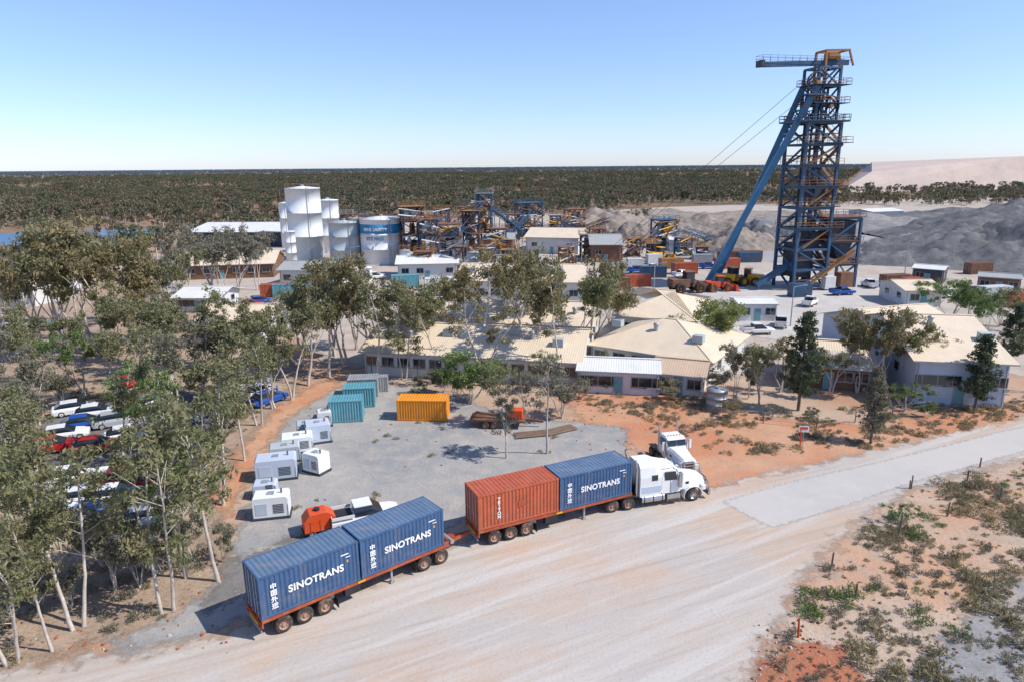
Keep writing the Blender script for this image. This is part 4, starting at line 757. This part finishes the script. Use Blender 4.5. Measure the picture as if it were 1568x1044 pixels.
for x,y,rz,L,c in [(1095,412,.1,6,'contorange'),(980,425,0,6,'steelblue'),(1030,420,.2,6,'trailerred'),(955,440,.3,6,'contorange'),(1210,455,.2,4,'steelblue'),(1500,460,.2,6,'whitewall'),(1540,470,.1,6,'contorange'),(1350,440,.2,6,'rust'),(1380,445,.1,4,'trailerred'),(650,445,.2,6,'whitewall'),(600,440,.2,6,'teal'),(470,450,.1,6,'teal'),(420,455,.1,6,'teal'),(720,440,.2,5,'whitewall'),(920,445,.1,6,'rust'),(1100,400,.1,12,'rust'),(1130,402,.1,6,'steelblue'),(400,455,.2,6,'trailerred'),(1480,420,.2,6,'rust'),(1010,412,.2,6,'steelorange'),(960,412,.1,4,'whitewall'),(935,420,.4,4,'tankgrey'),(990,405,.2,4,'whitewall'),(1060,405,.0,5,'galv')]: boxc(x,y,rz,L,2.6,c)
def genset(px,py,rz,L=2.6,W=1.5,hh=1.7,col='whitewall'):
    g=grp('generator_unit',G(px,py),rz); mb=MB(); mb.box((L/2,W/2,.1),(L+.2,W+.1,.2),'steeldark'); mb.prism([(0,.2),(L,.2),(L,hh*.9),(L-.12,hh),(.1,hh),(0,hh*.93)],'xz',0,W,col); mb.obj('housing',g,.03); mb=MB()
    for i in range(6): mb.box((L*.72,-.012,.55+i*.13),(L*.3,.03,.05),'dark')
    mb.box((L*.25,-.012,hh*.5),(L*.32,.03,hh*.5),'bluewall'); mb.cyl((L*.8,W*.5,hh),(L*.8,W*.5,hh+.35),.07,'rust',8); mb.box((L*.5,W*.5,hh+.04),(.5,.5,.08),'galv')
    for x in(.05,L-.05): mb.box((x,-.012,.7),(.05,.03,.9),'galv')
    mb.obj('louvres_and_door',g)
for a in [(470,682,.35,2.3,2.0,1.9,'bluewall'),(432,698,.3,2.8,1.8,1.6,'tankwhite'),(414,712,.3,2.6,1.5,1.5,'tankgrey'),(392,740,.25,3.3,1.9,1.9,'bluewall'),(464,722,-.5,1.9,1.4,1.8,'tankwhite'),(388,798,.2,2.6,1.5,1.8,'tankwhite'),(388,766,.2,1.8,1.4,1.2,'bluewall'),(487,655,.3,1.4,1.4,1.6),(455,672,.3,1.8,1.5,1.4,'tankgrey')]: genset(*a)
g=grp('mobile_tank',G(468,826),.45,.85); mb=MB(); mb.prism([(0,.5),(2.6,.5),(2.6,1.6),(1.9,2.1),(.5,2.1),(0,1.5)],'xz',0,1.5,'redorange'); mb.box((1.3,.75,.4),(2.8,1.3,.15),'dark'); mb.cyl((1.2,.75,2.1),(1.2,.75,2.3),.25,'dark',12)
for x in(.5,1.3,2.1): mb.box((x,-.02,1.0),(.06,.04,1.0),'trailerred')
mb.obj('tank_body',g,.05); mb=MB()
for x in(.6,2.0):
    for q,y in((-1,.1),(1,1.4)): wheel(mb,x,y,.32,.2,q,'galv')
mb.obj('wheels',g)
g=grp('flatbed_trailer',G(722,655),-.12); mb=MB(); mb.box((2.6,1,.85),(5.6,2.1,.16),'rust'); mb.beam((5.4,1,.8),(7.2,1,.6),.2,'rust')
for x in(.6,2.6,4.6): mb.box((x,1,.7),(.15,2,.15),'rust')
mb.obj('deck',g); mb=MB(); mb.box((4.4,1,1.4),(1.4,1.1,.9),'redorange'); mb.beam((3.6,.6,1.2),(.4,.6,1.5),.25,'rust'); mb.beam((.4,.6,1.5),(.1,.6,1.1),.22,'steelorange'); mb.cyl((2.2,1.4,1.2),(3.6,1.4,1.2),.25,'galv',12); mb.obj('machinery_load',g,.03); mb=MB()
for x in(1.4,2.3):
    for q,y in((-1,-.05),(1,2.05)): wheel(mb,x,y,.38,.22,q)
mb.obj('wheels',g)
def post(px,py,top,m='wood',name='fence_post',r=.07):
    h=HT(px,py,top); g=grp(name,G(px,py)); mb=MB(); mb.cyl((0,0,0),(R.gauss(0,.05),0,h),r,m,7,r*.8); mb.obj('post',g)
for p in [(1375,822,788,'wood'),(1393,748,735,'wood'),(1450,790,768,'wood'),(1273,868,845,'wood'),(1310,915,893,'wood'),(1222,975,945,'redorange'),(1530,765,745,'wood'),(1225,685,655,'redorange'),(1500,715,700,'wood')]: post(*p)
g=grp('warning_sign',G(1228,682),-.1); mb=MB(); mb.box((0,-.04,1.7),(.9,.03,.6),'letter'); mb.box((0,-.06,1.78),(.7,.02,.25),'redorange'); mb.obj('panel',g); mb=MB(); mb.cyl((0,0,0),(0,0,2),.04,'galv',8); mb.obj('pole',g)
def fence(pts,h=1.2,m='wood',name='wire_fence'):
    P=[G(*p) for p in pts]; g=grp(name,P[0]); mb=MB(); o=P[0]
    for a,b in zip(P[:-1],P[1:]):
        n=max(1,int((b-a).length/4))
        for i in range(n+1): p=a.lerp(b,i/n)-o; mb.cyl(p,p+Vector((0,0,h)),.05,m,6)
        for z in(.3,.65,1.0): mb.cyl(a-o+Vector((0,0,z*h)),b-o+Vector((0,0,z*h)),.012,'galv',4)
    mb.obj('posts_and_wires',g)
fence([(1395,748),(1480,740),(1600,735)]); fence([(520,585),(570,580),(640,585),(700,600)],2.0,'rust','yard_fence'); fence([(1090,640),(1250,655),(1420,630),(1620,610)],1.2)
for x,y,t in [(1000,470,405),(540,440,380),(890,420,365),(1385,420,370),(1210,500,440)]:
    h=HT(x,y,t); g=grp('light_pole',G(x,y)); mb=MB(); mb.cyl((0,0,0),(0,0,h),.12,'galv',8,.07); mb.beam((0,0,h),(1.6,0,h+.3),.1,'galv'); mb.box((1.8,0,h+.3),(.7,.3,.12),'galv'); mb.obj('pole',g)
g=grp('power_pole',(38,30,0),.4); mb=MB(); mb.cyl((0,0,0),(0,0,10),.16,'wood',10,.1); mb.box((0,0,9.4),(.12,2.4,.14),'wood'); mb.obj('pole',g)
for i in range(2):
    g=grp('pipe_stack',G(790+i*50,672-i*4),.2+i*.3); mb=MB()
    for j in range(5): mb.cyl((0,j*.3,.15),(3.4,j*.3+.1,.15),.1,'rust' if j%2 else 'wood',8)
    mb.obj('pipes',g)
g=grp('rubble',(0,0,0)); mb=MB()
for i in range(420):
    x,y=R.choice([(R.uniform(1150,1290),R.uniform(950,1044)),(R.uniform(1290,1568),R.uniform(880,1044)),(R.uniform(850,1100),R.uniform(610,690)),(R.uniform(0,350),R.uniform(850,1000))]); p=G(x,y); s=R.uniform(.03,.14); a=R.random()*3
    pts=[(p.x+s*math.cos(a+q)*R.uniform(.6,1.3),p.y+s*math.sin(a+q)*R.uniform(.6,1.3)) for q in (0,1.2,2.5,3.8,5.1)]
    mb.loft([[Vector((x_,y_,0)) for x_,y_ in pts],[Vector((p.x+(x_-p.x)*.6,p.y+(y_-p.y)*.6,s*R.uniform(.6,1))) for x_,y_ in pts]],R.choice(['concrete','rust','trailerred','wood']))
mb.obj('stones',g)
